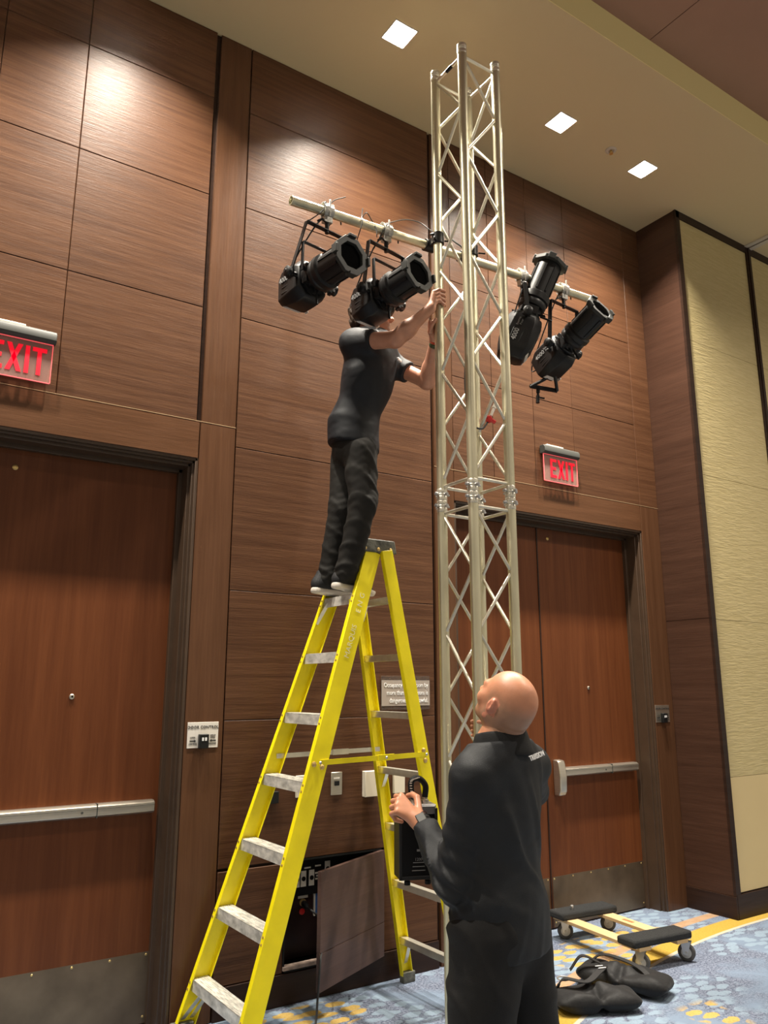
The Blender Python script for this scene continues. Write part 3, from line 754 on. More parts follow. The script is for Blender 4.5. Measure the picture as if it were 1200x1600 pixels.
    # flying lead
    if cable:
        q = P(.0, 0, .03)
        b = MB(); b.tube(bez([q, q - ax * .06 + Vector((0, 0, .06)), kn + side * .08 + Vector((0, .02, -.02)), hangp + Vector((.03, .035, .02)), hangp + Vector((.07, .01, .04)), hangp + Vector((.10, .03, -.02))], 8), .0042, 7)
        b.build('power_lead', M['rubber'], t)
    return t, P, kn, side, hz
M['holder'] = mat('gel_holder_metal', (.030, .031, .028), .5, 0, spec=.3)
M['clampm'] = mat('cast_aluminium', (.50, .49, .45), .45, .7, bump=.2, bscale=80)
spot((1.668, -.597, 3.574), (1.748, -1.121, 3.585), 1.745, 'leftmost black profile spotlight, hung near the open end of the pipe', hang2=True)
spot((2.037, -.711, 3.543), (2.12, -1.152, 3.598), 2.10, 'black profile spotlight hiding the face of the man on the ladder', hang2=True)
spot((3.003, -.818, 3.464), (3.224, -.986, 4.093), 3.06, 'black profile spotlight pointing steeply up, just right of the truss', tall=.2)
t4, P4, kn4, sd4, hz4 = spot((3.429, -.654, 3.54), (3.47, -1.144, 3.794), 3.40, 'rightmost black profile spotlight with a spare yoke dangling below it')
# second, dangling yoke of the rightmost lamp
b = MB(); pv = P4(.20); lowp = Vector((3.40, -.64, 3.37))
for s, q in ((-1, Vector((3.33, -.655, 3.42))), (1, Vector((3.52, -.70, 3.42)))):
    st = pv + sd4 * .1 * s; b.tube(bez([st, st * .5 + q * .5 + Vector((.01, 0, -.02)), q], 6), .011, 8)
b.beam((3.33, -.655, 3.425), (3.52, -.70, 3.42), (0, 0, 1), .026, .008)
b.lathe((3.39, -.665, 3.42), (-.1, 0, -1), [(.012, 0), (.012, .03), (.008, .032), (.008, .05), (.012, .052), (.012, .10)], 12)
b.tube([(3.388, -.665, 3.36), (3.425, -.68, 3.355)], .006, 8)
b.build('spare_yoke', M['black'], t4)
# extra inner bracket on the two left lamps is a cable-tie loop and lead ends
def lead(label, pts, r=.0028, mt='rubber'):
    b = MB(); b.tube(bez(pts, 8), r, 7); o = b.build('cable', M[mt]); tag(o, label, 'cable'); return o
lead('thin black cable looped round the open end of the pipe', [(1.62, -.86, 3.84), (1.70, -.90, 3.92), (1.72, -.885, 3.985), (1.76, -.85, 4.00), (1.80, -.84, 4.05), (1.86, -.85, 4.085)])
lead('thin black cable tie sticking up between the two left spotlights', [(1.90, -.87, 3.78), (1.93, -.905, 3.93), (1.945, -.875, 3.985), (1.96, -.86, 4.05)])
lead('black cable arching from the second spotlight along the pipe to the truss', [(2.04, -.86, 3.86), (2.08, -.905, 3.97), (2.12, -.86, 4.02), (2.24, -.85, 4.09), (2.33, -.86, 4.10), (2.365, -.90, 4.05), (2.405, -.93, 4.00), (2.42, -.92, 3.93)])
lead('black loop of cable over the pipe right of the first spotlight clamp', [(1.94, -.87, 3.965), (1.96, -.895, 4.005), (2.0, -.88, 3.99), (2.02, -.90, 3.93), (2.02, -.905, 3.88)])
lead('black cable hanging inside the truss, ending at a red plug', [(2.50, -.93, 4.02), (2.545, -1.0, 3.9), (2.54, -1.02, 3.6), (2.50, -1.03, 3.3), (2.49, -1.03, 3.1), (2.52, -1.03, 2.93), (2.60, -1.02, 2.905), (2.66, -1.01, 2.96)], .005)
t = thing('power_plug', 'red and white plug on the cable end inside the truss', 'plug', (2.67, -1.01, 2.97))
b = MB(); b.lathe((2.655, -1.01, 2.955), (.5, 0, 1), [(.008, 0), (.016, .008), (.018, .03), (.012, .035)], 12); b.tube([(2.645, -1.01, 2.985), (2.705, -1.01, 2.965)], .011, 8); b.build('plug_body', M['red'], t)
b = MB(); b.lathe((2.678, -1.01, 2.995), (.5, 0, 1), [(.008, 0), (.008, .05), (.012, .052), (.012, .08)], 10); b.build('plug_tip', M['labelw'], t)

# ================================================================== STEP LADDER
lc = Vector((2.2845, -.3372, 0)); th = .0139; HH, DZ = .305, -.07
ladder = thing('step_ladder', 'tall yellow fibreglass step ladder with aluminium steps, standing open by the wall', 'ladder', tuple(lc), th)
XF, XR, WF0, WF1, WR0, WR1 = .8144, .4562, .633, .301, .5405, .344
def fp(z, s, front=True, inset=0):
    t_ = 1 - (z - DZ) / (8 * HH)
    if front: return Vector((-(XF * t_ + .04) , s * ((WF1 + (WF0 - WF1) * t_) / 2 - inset), z))
    return Vector((XR * t_ + .085, s * ((WR1 + (WR0 - WR1) * t_) / 2 - inset), z))
def rail(front, s, zt, zb_, depth, web=.004, fl=.028, fth=.005):
    A, B = fp(zb_, s, front), fp(zt, s, front)
    z = (B - A).normalized(); out = Vector((0, s, 0)); dx = Vector((1 if front else -1, 0, 0))
    dx = (dx - z * dx.dot(z)).normalized(); ou = (out - z * out.dot(z)).normalized()
    b = MB(); L_ = (B - A).length / 2; c = (A + B) / 2
    b.obox(c + dx * depth / 2, dx, ou, z, depth / 2, web / 2, L_)
    b.obox(c + dx * fth / 2 - ou * fl / 2, dx, ou, z, fth / 2, fl / 2, L_)
    b.obox(c + dx * (depth - fth / 2) - ou * fl / 2, dx, ou, z, fth / 2, fl / 2, L_)
    r_ = b.build('front_rail' if front else 'rear_rail', M['yellow'], ladder, bevel=.0015, local=True)
    b = MB(); n_ = dx
    bb = A + dx * depth / 2 - ou * fl / 2
    b.box(bb.x - depth / 2 - .006, bb.x + depth / 2 + .006, bb.y - fl / 2 - .007, bb.y + fl / 2 + .007, 0, .055)
    b.build('foot', M['capgrey'], r_, bevel=.004, local=True)
    return r_, z, dx, ou
for s in (-1, 1):
    rl, z, dx, ou = rail(True, s, 2.315, .012, .092)
    for k in range(1, 8):
        for dz in (-.012, -.04):
            b = MB(); p = fp(HH * k + DZ + dz, s, True); b.lathe(p - ou * .012, -dx, [(.006, -.001), (.006, .002), (.003, .004)], 8); b.build('rivet', M['gold'], rl, local=True)
    for dd_ in (.02, .065):
        b = MB(); b.lathe(fp(1.235, s, True) + dx * dd_ + ou * .002, ou, [(.013, 0), (.013, .003), (.006, .008)], 10); b.build('bolt', M['gold'], rl, local=True)
    rl, z, dx, ou = rail(False, s, 2.315, .012, .068)
    for z0 in (1.27, 1.22):
        b = MB(); b.lathe(fp(z0, s, False) + dx * .03 + ou * .002, ou, [(.013, 0), (.013, .003), (.006, .008)], 10); b.build('bolt', M['gold'], rl, local=True)
for k in range(1, 8):
    z = HH * k + DZ
    a, c = fp(z, -1, True, .003), fp(z, 1, True, .003)
    b = MB(); x0, x1 = a.x + .004, a.x + .088
    b.box(x0, x1, a.y, c.y, z - .004, z); b.box(x0, x0 + .004, a.y, c.y, z - .052, z); b.box(x1 - .004, x1, a.y, c.y, z - .03, z)
    for i in range(7): xx = x0 + .010 + i * .0105; b.box(xx, xx + .004, a.y, c.y, z, z + .0018)
    b.build('step', M['step'], ladder, bevel=.001, local=True)
    a, c = fp(z, -1, False, .003), fp(z, 1, False, .003)
    b = MB(); x1, x0 = a.x - .004, a.x - .045
    b.box(x0, x1, a.y, c.y, z - .003, z); b.box(x0, x0 + .003, a.y, c.y, z - .034, z); b.box(x1 - .003, x1, a.y, c.y, z - .034, z)
    b.build('rear_rung', M['alu2'], ladder, bevel=.001, local=True)
def strut(P1, P2, nm='diagonal_brace', mt='alu2', w_=.022, t_=.003, side=(1, 0, 0)):
    b = MB(); b.beam(P1, P2, side, w_, t_); b.build(nm, M[mt], ladder, local=True)
for s in (-1, 1):
    z = HH + DZ; a = fp(z - .03, s, True, .12); c = fp(z - .17, s, True, .006); strut(a + Vector((.03, 0, 0)), c + Vector((.03, 0, 0)))
    strut(a + Vector((.06, 0, 0)), c + Vector((.075, 0, 0)))
    z = HH * 7 + DZ; a = fp(z - .03, s, True, .055); c = fp(z - .14, s, True, .004); strut(a + Vector((.02, 0, 0)), c + Vector((.02, 0, 0)), mt='yellow' if s < 0 else 'alu2')
    for kk, dz in ((1, .14), (4, .11), (7, .11)):
        z = HH * kk + DZ; a = fp(z - .02, s, False, .07); c = fp(z - dz, s, False, .004); strut(a - Vector((.025, 0, 0)), c - Vector((.025, 0, 0)))
    # spreader
    zf, zr = 1.235, 1.245; A = fp(zf, s, True, -.004 if s < 0 else .008) + Vector((.05, 0, 0)); B = fp(zr, s, False, -.004 if s < 0 else .008) - Vector((.02, 0, 0)); mid = A.lerp(B, .6)
    b = MB(); b.beam(A, mid + (B - A).normalized() * .03, (0, 0, 1), .024, .0035); b.beam(mid - (B - A).normalized() * .03 + Vector((0, .004 * s, .0)), B, (0, 0, 1), .024, .0035)
    b.obox(mid, (B - A), (0, 1, 0), (0, 0, 1), .05, .006, .0145)
    o = b.build('spreader_bar', M['yellow'] if s < 0 else M['alu2'], ladder, local=True)
    b = MB()
    for q in (A, mid, B): b.lathe(q + Vector((0, .007 * s, 0)), (0, s, 0), [(.008, 0), (.005, .004)], 8)
    b.build('pivot_rivet', M['zinc'], o, local=True)
b = MB()
poly = [(-.118, 0), (.135, 0), (.120, .072), (-.100, .072)]
b.prism(poly, (0, -.165, 2.295), (1, 0, 0), (0, 0, 1), (0, .33, 0))
capo = b.build('top_cap', M['capgrey'], ladder, bevel=.006, local=True)
b = MB()
for x, z in ((-.075, 2.312), (.01, 2.312), (.09, 2.315), (-.075, 2.348)):
    b = MB(); b.lathe((x, -.166, z), (0, -1, 0), [(.010, 0), (.010, .003), (.005, .006)], 10); b.build('cap_rivet', M['gold'], capo, local=True)
# stencilled words on the near front rail
a, c = fp(1.2, -1, True), fp(2.3, -1, True); zdir = (c - a).normalized(); dx = Vector((1, 0, 0)); dx = (dx - zdir * dx.dot(zdir)).normalized()
for s_, zc in (('MARQUIS', 1.83), ('E N G', 2.03)):
    p = fp(zc, -1, True) + dx * .046 + Vector((0, -.0035, 0))
    text_mesh('stencil_lettering', s_, .040, p, zdir, -dx, M['fadetext'], ladder, local=True, xs=1.05 if s_ == 'MARQUIS' else 1.1, ext=.0004)

# ================================================================== FURNITURE DOLLY
D0 = Vector((4.175, -.36, 0)); la = Vector((.108, .994, 0)).normalized(); sa = Vector((.994, -.108, 0)).normalized()
dolly = thing('furniture_dolly', 'wooden furniture dolly with two black carpeted ends on four castors', 'dolly', tuple(D0))
def DP(l, s_, z): return D0 + la * l + sa * s_ + Vector((0, 0, z))
for s in (-1, 1):
    b = MB(); b.obox(DP(0, .15 * s, .122), la, sa, (0, 0, 1), .38, .045, .010); b.build('side_rail', M['pine'], dolly, bevel=.002)
b = MB(); b.obox(DP(.06, .15, .1325), la, sa, (0, 0, 1), .045, .012, .0006); b.build('stamp', mat('burnt_stamp', (.36, .16, .06), .6, var=.4, vscale=60), dolly)
for l in (-.31, .31):
    b = MB(); b.obox(DP(l, 0, .152), la, sa, (0, 0, 1), .072, .232, .022); o = b.build('carpeted_end', M['carpetblack'], dolly, bevel=.012)
for l in (-.33, .33):
    for s in (-.165, .20):
        c = DP(l, s, 0); wd = Vector((.45, -.9, 0)).normalized() if l < 0 else Vector((.8, -.6, 0)).normalized(); ax_ = Vector((-wd.y, wd.x, 0)); c2 = c
        b = MB(); b.obox(c + Vector((0, 0, .127)), la, sa, (0, 0, 1), .035, .035, .003)
        b.lathe(c + Vector((0, 0, .110)), (0, 0, 1), [(.022, 0), (.022, .014)], 14)
        wc = c + wd * .02
        for q in (-1, 1):
            b.prism([(-.03, .06), (.03, .06), (.018, -.012), (-.006, -.014)], wc + ax_ * .019 * q + Vector((0, 0, .052)), wd * -1, (0, 0, 1), ax_ * .0025)
        b.obox(c + Vector((0, 0, .108)), wd, ax_, (0, 0, 1), .03, .021, .002)
        o = b.build('castor', M['zinc'], dolly)
        b = MB(); b.lathe(wc + Vector((0, 0, .05)) - ax_ * .015, ax_, [(.03, 0), (.046, .001), (.050, .007), (.050, .023), (.046, .029), (.03, .03)], 24)
        wh = b.build('wheel', M['tyre'], o)
        b = MB(); b.lathe(wc + Vector((0, 0, .05)) - ax_ * .0165, ax_, [(.012, 0), (.03, .001), (.03, .032), (.012, .033)], 18); b.lathe(wc + Vector((0, 0, .05)) - ax_ * .026, ax_, [(.007, 0), (.007, .052)], 10); b.build('hub', M['clampm'], wh)
b = MB(); b.lathe(DP(.30, -.10, .174), (0, 0, 1), [(.008, 0), (.008, .012), (.012, .014), (.012, .024), (.005, .028)], 10); b.build('bolt', M['zinc'], dolly)
#PEOPLE#
# ================================================================== SCULPTING (distance fields meshed by surface nets)
A3 = lambda *v: np.array(v, dtype=np.float64)
def nrm(v): v = np.asarray(v, float); return v / np.linalg.norm(v)
def seg(a, b, ra, rb, sq=None):
    a, b = np.array(a, float), np.array(b, float)
    def f(P):
        ab = b - a; t = np.clip((P - a) @ ab / (ab @ ab + 1e-12), 0, 1); q = P - a - t[:, None] * ab
        r = ra + (rb - ra) * t
        if sq is None: return np.sqrt((q * q).sum(1)) - r
        d, k = nrm(sq[0]), sq[1]; c = q @ d; q = q + np.outer(c * (1 / k - 1), d)
        return (np.sqrt((q * q).sum(1)) - r) * (k + .25 * (1 - k))
    return f
def ell(c, rad, X=(1, 0, 0), Y=(0, 1, 0), Z=(0, 0, 1)):
    c = np.array(c, float); B = np.array([nrm(X), nrm(Y), nrm(Z)]); rad = np.array(rad, float)
    def f(P):
        q = (P - c) @ B.T; k0 = np.sqrt(((q / rad) ** 2).sum(1)); k1 = np.sqrt(((q / rad ** 2) ** 2).sum(1)) + 1e-9
        return k0 * (k0 - 1) / k1
    return f
def smin(a, b, k):
    h = np.maximum(k - np.abs(a - b), 0) / k; return np.minimum(a, b) - h * h * k * .25
def smax(a, b, k): return -smin(-a, -b, k)
def union(fs, k):
    def f(P):
        d = fs[0](P)
        for g in fs[1:]: d = smin(d, g(P), k)
        return d
    return f
def nets(F, lo, hi, h):
    lo = np.array(lo, float); hi = np.array(hi, float); n = np.ceil((hi - lo) / h).astype(int) + 1
    g = [lo[i] + h * np.arange(n[i]) for i in range(3)]
    V = np.empty(n, dtype=np.float64)
    for i in range(n[0]):
        Yg, Zg = np.meshgrid(g[1], g[2], indexing='ij')
        P = np.stack([np.full(Yg.size, g[0][i]), Yg.ravel(), Zg.ravel()], 1); V[i] = F(P).reshape(n[1], n[2])
    S_ = V < 0
    c = [(i, j, k) for i in (0, 1) for j in (0, 1) for k in (0, 1)]
    def sub(Q, o): return Q[o[0]:n[0] - 1 + o[0], o[1]:n[1] - 1 + o[1], o[2]:n[2] - 1 + o[2]]
    cnt = sum(sub(S_, o).astype(int) for o in c); act = (cnt > 0) & (cnt < 8)
    idx = np.full(act.shape, -1); ids = np.argwhere(act); idx[act] = np.arange(len(ids))
    acc = np.zeros((len(ids), 3)); num = np.zeros(len(ids))
    for o in c:
        for ax in range(3):
            if o[ax]: continue
            o2 = list(o); o2[ax] = 1
            a = V[tuple((ids + o).T)]; b_ = V[tuple((ids + o2).T)]; cr = (a < 0) != (b_ < 0)
            t = np.where(cr, a / np.where(cr, a - b_, 1), 0); p = np.tile(np.array(o, float), (len(ids), 1)); p[:, ax] = t
            acc += p * cr[:, None]; num += cr
    verts = lo + (ids + acc / num[:, None]) * h
    faces = []
    for ax in range(3):
        u, v = [(1, 2), (2, 0), (0, 1)][ax]
        sl0 = [slice(1, -1)] * 3; sl0[ax] = slice(0, -1); sl1 = list(sl0); sl1[ax] = slice(1, None)
        s0, s1 = S_[tuple(sl0)], S_[tuple(sl1)]
        e = np.argwhere(s0 != s1); 
        if len(e) == 0: continue
        flip = s0[tuple(e.T)]
        off = np.ones(3, int); off[ax] = 0; e = e + off
        def ci(du, dv):
            q = e.copy(); q[:, u] -= du; q[:, v] -= dv; return idx[tuple(q.T)]
        q = np.stack([ci(0, 0), ci(1, 0), ci(1, 1), ci(0, 1)], 1)
        q[~flip] = q[~flip][:, ::-1]; faces.append(q)
    fc = np.concatenate(faces); fc = fc[(fc >= 0).all(1)]
    return verts, fc
def sculpt(name, parts, mats, parent=None, color=None, sm=1):
    """parts: list of (F, lo, hi, h). one mesh object"""
    VV, FF, n = [], [], 0
    for F, lo, hi, h in parts:
        v, f = nets(F, lo, hi, h); VV.append(v); FF.append(f + n); n += len(v)
    v = np.concatenate(VV); f = np.concatenate(FF)
    off = base_of(parent) if parent is not None else Vector((0, 0, 0))
    me = bpy.data.meshes.new(name); me.from_pydata((v - np.array(off)).tolist(), [], f.tolist())
    me.polygons.foreach_set('use_smooth', [True] * len(me.polygons)); me.materials.append(mats)
    if color is not None:
        at = me.color_attributes.new('Col', 'FLOAT_COLOR', 'POINT'); cc = np.ones((len(v), 4)); cc[:, :3] = color(v); at.data.foreach_set('color', cc.ravel())
    o = bpy.data.objects.new(name, me); COL.objects.link(o)
    if parent is not None: o.parent = parent
    if sm:
        md = o.modifiers.new('smooth', 'SMOOTH'); md.iterations = sm; md.factor = .5
    return o
def skinmat(name, sub=.08):
    mt, nt, b = newmat(name); a = N(nt, 'ShaderNodeVertexColor'); a.layer_name = 'Col'
    tc = N(nt, 'ShaderNodeTexCoord'); n = N(nt, 'ShaderNodeTexNoise'); n.inputs['Scale'].default_value = 45; n.inputs['Detail'].default_value = 4
    nt.links.new(tc.outputs['Object'], n.inputs['Vector'])
    mr = N(nt, 'ShaderNodeMapRange'); mr.inputs[3].default_value = .88; mr.inputs[4].default_value = 1.12; nt.links.new(n.outputs[0], mr.inputs[0])
    hs = N(nt, 'ShaderNodeHueSaturation'); nt.links.new(a.outputs[0], hs.inputs['Color']); nt.links.new(mr.outputs[0], hs.inputs['Value'])
    nt.links.new(hs.outputs[0], b.inputs['Base Color']); b.inputs['Roughness'].default_value = .42
    b.inputs['Subsurface Weight'].default_value = sub; b.inputs['Subsurface Radius'].default_value = (.012, .005, .003); b.inputs['Subsurface Scale'].default_value = 1
    bp = N(nt, 'ShaderNodeBump'); bp.inputs['Strength'].default_value = .12; bp.inputs['Distance'].default_value = .002
    n2 = N(nt, 'ShaderNodeTexNoise'); n2.inputs['Scale'].default_value = 220; nt.links.new(tc.outputs['Object'], n2.inputs['Vector'])
    nt.links.new(n2.outputs[0], bp.inputs['Height']); nt.links.new(bp.outputs[0], b.inputs['Normal'])
    return mt
M['skin'] = skinmat('skin'); M['eyew'] = mat('eye_white', (.55, .48, .42), .3)
def cloth(name, col, rough=.75, sheen=0, wr=.35, ws=5, stretch=(1, 1, 1.6), var=.12):
    mt = mat(name, col, rough, sheen=sheen, spec=.3, bump=.25, bscale=520, var=var, vscale=5)
    nt = mt.node_tree; b = nt.nodes['Principled BSDF']
    old = b.inputs['Normal'].links[0].from_node
    tc = N(nt, 'ShaderNodeTexCoord'); mp = N(nt, 'ShaderNodeMapping'); mp.inputs['Scale'].default_value = stretch
    n = N(nt, 'ShaderNodeTexNoise'); n.inputs['Scale'].default_value = ws; n.inputs['Detail'].default_value = 2; n.inputs['Distortion'].default_value = .1
    nt.links.new(tc.outputs['Object'], mp.inputs[0]); nt.links.new(mp.outputs[0], n.inputs['Vector'])
    bp = N(nt, 'ShaderNodeBump'); bp.inputs['Strength'].default_value = wr; bp.inputs['Distance'].default_value = .03
    nt.links.new(n.outputs[0], bp.inputs['Height']); nt.links.new(bp.outputs[0], old.inputs['Normal'])
    return mt
M['polo_b'] = cloth('black_jersey', (.014, .016, .019), .6, 0, wr=.6)
M['collar_b'] = cloth('black_jersey_collar', (.007, .0075, .008), .7, 0, wr=.1)
M['pants_b'] = cloth('black_trouser_cloth', (.0095, .0095, .010), .7, 0, wr=.5)
M['polo_a'] = cloth('black_polo', (.011, .0125, .016), .55, 0, wr=.5)
M['jeans'] = cloth('washed_black_denim', (.014, .0125, .0105), .75, 0, wr=.5, var=.45)
M['shoe'] = mat('black_knit_shoe', (.012, .012, .014), .7, bump=.3, bscale=300)
M['sole'] = mat('white_rubber_sole', (.72, .66, .58), .5)
M['hair'] = mat('brown_hair', (.05, .028, .015), .6, bump=.8, bscale=130, stretch=(1, 1, .25))

def head_field(C_, az, pi_, s=1.0):
    f = A3(math.sin(az) * math.cos(pi_), math.cos(az) * math.cos(pi_), math.sin(pi_)); r = A3(math.cos(az), -math.sin(az), 0); u = np.cross(r, f)
    C_ = np.array(C_, float); B = np.array([r, f, u])
    loc = lambda P: ((P - C_) @ B.T) / s
    fs = [(ell((0, -.016, .032), (.0735, .103, .084)), 0), (ell((0, .022, -.035), (.062, .074, .082)), .04), (seg((-.048, .01, -.062), (0, .074, -.092), .024, .020), .03), (seg((.048, .01, -.062), (0, .074, -.092), .024, .020), .03),
          (seg((-.034, .083, .018), (.034, .083, .018), .014, .014), .02), (seg((0, .094, .008), (0, .116, -.028), .008, .0125), .012), (seg((-.010, .106, -.033), (.010, .106, -.033), .010, .010), .008),
          (seg((-.017, .092, -.057), (.017, .092, -.057), .0075, .0075), .01), (seg((-.015, .090, -.067), (.015, .090, -.067), .008, .008), .008), (ell((-.045, .066, -.025), (.02, .02, .02)), .03), (ell((.045, .066, -.025), (.02, .02, .02)), .03),
          (ell((0, -.05, -.02), (.062, .055, .055)), .04)]
    def F(P):
        q = loc(P); d = fs[0][0](q)
        for g, k in fs[1:]: d = smin(d, g(q), k)
        for sx_ in (-1, 1):
            d = smax(d, -(np.linalg.norm(q - A3(sx_ * .031, .099, .002), axis=1) - .013), .014)
            d = smin(d, np.linalg.norm(q - A3(sx_ * .031, .080, .001), axis=1) - .0125, .003)
            e = ell((sx_ * .080, -.006, -.008), (.009, .0165, .027), X=(1, sx_ * .35, 0), Y=(-sx_ * .35, 1, .25), Z=(0, -.25, 1))(q)
            e = smax(e, -(np.linalg.norm((q - A3(sx_ * .091, -.001, -.006)) / A3(1, .85, 1.5), axis=1) - .0115), .005)
            e = smin(e, seg((sx_ * .076, .006, -.012), (sx_ * .076, .004, -.03), .007, .006)(q), .006)
            d = smin(d, e, .010)
        return d * s
    return F, loc, B, C_
def hand_field(W, knuckles, chains, thumb, wr=.021, fr=(.0098, .009, .0084, .0074), tr=(.014, .0115, .0098, .0085), fore=None):
    fs = []
    for kn in knuckles: fs.append((seg(W, kn, wr * .72, .0118), .014))
    for kn, ch in zip(knuckles, chains):
        pts = [kn] + list(ch)
        for i in range(len(pts) - 1): fs.append((seg(pts[i], pts[i + 1], fr[i] * 1.04, fr[i + 1]), .0035))
    for i in range(len(thumb) - 1): fs.append((seg(thumb[i], thumb[i + 1], tr[i], tr[i + 1]), .010 if i == 0 else .003))
    if fore: fs.append((seg(fore[0], W, fore[1], fore[2], fore[3] if len(fore) > 3 else None), .02))
    def F(P):
        d = fs[0][0](P)
        for g, k in fs[1:]: d = smin(d, g(P), k)
        return d
    return F
def around(c, r, ang, z): return A3(c[0] + r * math.cos(R(ang)), c[1] + r * math.sin(R(ang)), z)
def bbox(pts, pad): p = np.array(pts); return p.min(0) - pad, p.max(0) + pad
def folds(P, amp, freq, d, w=(1, 1, 1), ph=0):
    d = nrm(d); e = nrm(np.cross(d, A3(.3, .5, .8))); g = np.cross(d, e)
    a = P @ d; b_ = P @ e; c = P @ g
    return amp * (np.sin(freq * a + 2.2 * np.sin(11 * b_ + ph) + 1.3 * np.sin(17 * c + 1.7 * ph)) * (.6 + .4 * np.sin(9 * c + 5 * b_ + ph)))
def crease(P, amp, freq, d, ph=0):
    d = nrm(d); e = nrm(np.cross(d, A3(.3, .5, .8))); g = np.cross(d, e)
    s_ = np.sin(freq * (P @ d) + 2.4 * np.sin(7 * (P @ e) + ph) + 1.6 * np.sin(10 * (P @ g) + 1.7 * ph)); w_ = .5 + .5 * np.sin(8 * (P @ g) - 6 * (P @ e) + 2 * ph)
    return -amp * np.maximum(1 - np.abs(s_) * 1.6, 0) ** 1.0 * w_
def near(P, c, r): return np.exp(-((P - np.array(c)) ** 2).sum(1) / (r * r))

# ------------------------------------------------------------------ MAN STANDING ON THE CARPET (seen from behind)
manb = thing('person', 'bald man in long-sleeved black polo, looking up beside the truss and holding a black box', 'person', (1.83, -1.95, 0))
Nk = A3(1.829, -1.976, 1.428); rb_ = nrm((.957, .29, 0)); fb = nrm((-.29, .957, 0)); Z3 = A3(0, 0, 1)
shL = A3(1.688, -1.985, 1.305); shR = A3(1.995, -1.905, 1.320)
elL = A3(1.672, -1.905, .985); wrL = A3(1.700, -1.695, 1.125)
elR = A3(2.235, -1.68, 1.20); wrR = A3(2.445, -1.345, 1.355)
pel = A3(1.835, -1.925, .86)
hipL, hipR = pel - rb_ * .085 + A3(0, 0, -.03), pel + rb_ * .085 + A3(0, 0, -.03)
knL, knR = A3(1.70, -1.96, .46), A3(1.97, -1.90, .46); anL, anR = A3(1.685, -2.0, .08), A3(2.0, -1.93, .08)
def torso_fs(Nk_, pel_, shL_, shR_, f_, g, w=1.0):
    ch = Nk_ * .62 + pel_ * .38 + f_ * .02
    return [seg(Nk_ + f_ * .02 - Z3 * .10, ch, .135 + g, .150 + g, (f_, .70)), seg(ch, pel_ + Z3 * .04, .150 + g, .150 * w + g, (f_, .72)), seg(pel_ + Z3 * .04, pel_ - Z3 * .03, .150 * w + g, .155 * w + g, (f_, .74)),
            seg(shL_ - Z3 * .005, shR_ - Z3 * .005, .060 + g, .060 + g), seg(Nk_ - Z3 * .03 + f_ * .015, (shL_ + Nk_) / 2 - Z3 * .02, .07 + g * .5, .06 + g), seg(Nk_ - Z3 * .03 + f_ * .015, (shR_ + Nk_) / 2 - Z3 * .02, .07 + g * .5, .06 + g)]
HC = A3(1.820, -2.000, 1.538)
Fh, locB, BB_, _ = head_field(HC, R(-6), R(36), .93)
neckF = seg(HC + A3(.0, -.01, -.045), Nk + fb * .03 + A3(0, 0, -.04), .058, .066)
def headB(P):
    d = smin(Fh(P), neckF(P), .03)
    # skin rolls at the back of the neck
    q = locB(P); return d + .0016 * np.sin(q[:, 2] * 260 + 1.0) * np.exp(-((q - A3(0, -.075, -.065)) ** 2).sum(1) / .045 ** 2)
Fbody = union(torso_fs(Nk, pel, shL, shR, fb, -.02) + [seg(shL, elL, .045, .038), seg(elL, wrL, .038, .026), seg(shR, elR, .045, .038), seg(elR, wrR, .038, .026), seg(hipL, knL, .08, .05), seg(knL, anL, .05, .035), seg(hipR, knR, .08, .05), seg(knR, anR, .05, .035), neckF], .04)
# left hand: fist on the handle of the box
kL = [A3(1.672, -1.605, 1.212), A3(1.654, -1.612, 1.200), A3(1.642, -1.622, 1.184), A3(1.634, -1.634, 1.166)]
chL = []
for i, k in enumerate(kL):
    a = k + A3(.004, .040, -.006 - .002 * i); c = a + A3(.022, .010, -.022); e = c + A3(.016, -.016, -.006); chL.append([a, c, e])
thL = [wrL + A3(0, .02, .025), A3(1.725, -1.625, 1.205), A3(1.728, -1.595, 1.212), A3(1.722, -1.572, 1.206)]
FhL = hand_field(wrL + A3(-.008, .02, .012), kL, chL, thL, wr=.028, fore=(elL + (wrL - elL) * .6, .03, .0255))
kR = [around((TX, TY), .047, a, z) for a, z in ((-22, 1.432), (-20, 1.412), (-18, 1.391), (-14, 1.371))]
chR = [[around((TX, TY), .038, 25, k[2] + .004), around((TX, TY), .0355, 75, k[2] + .005), around((TX, TY), .034, 120, k[2] + .004)] for k in kR]
thR = [wrR + A3(0, .03, .03), A3(2.415, -1.245, 1.418), A3(2.385, -1.243, 1.432), A3(2.350, -1.232, 1.436)]
FhR = hand_field(wrR + A3(-.01, .03, .02), kR, chR, thR, fore=(elR + (wrR - elR) * .6, .032, .025))
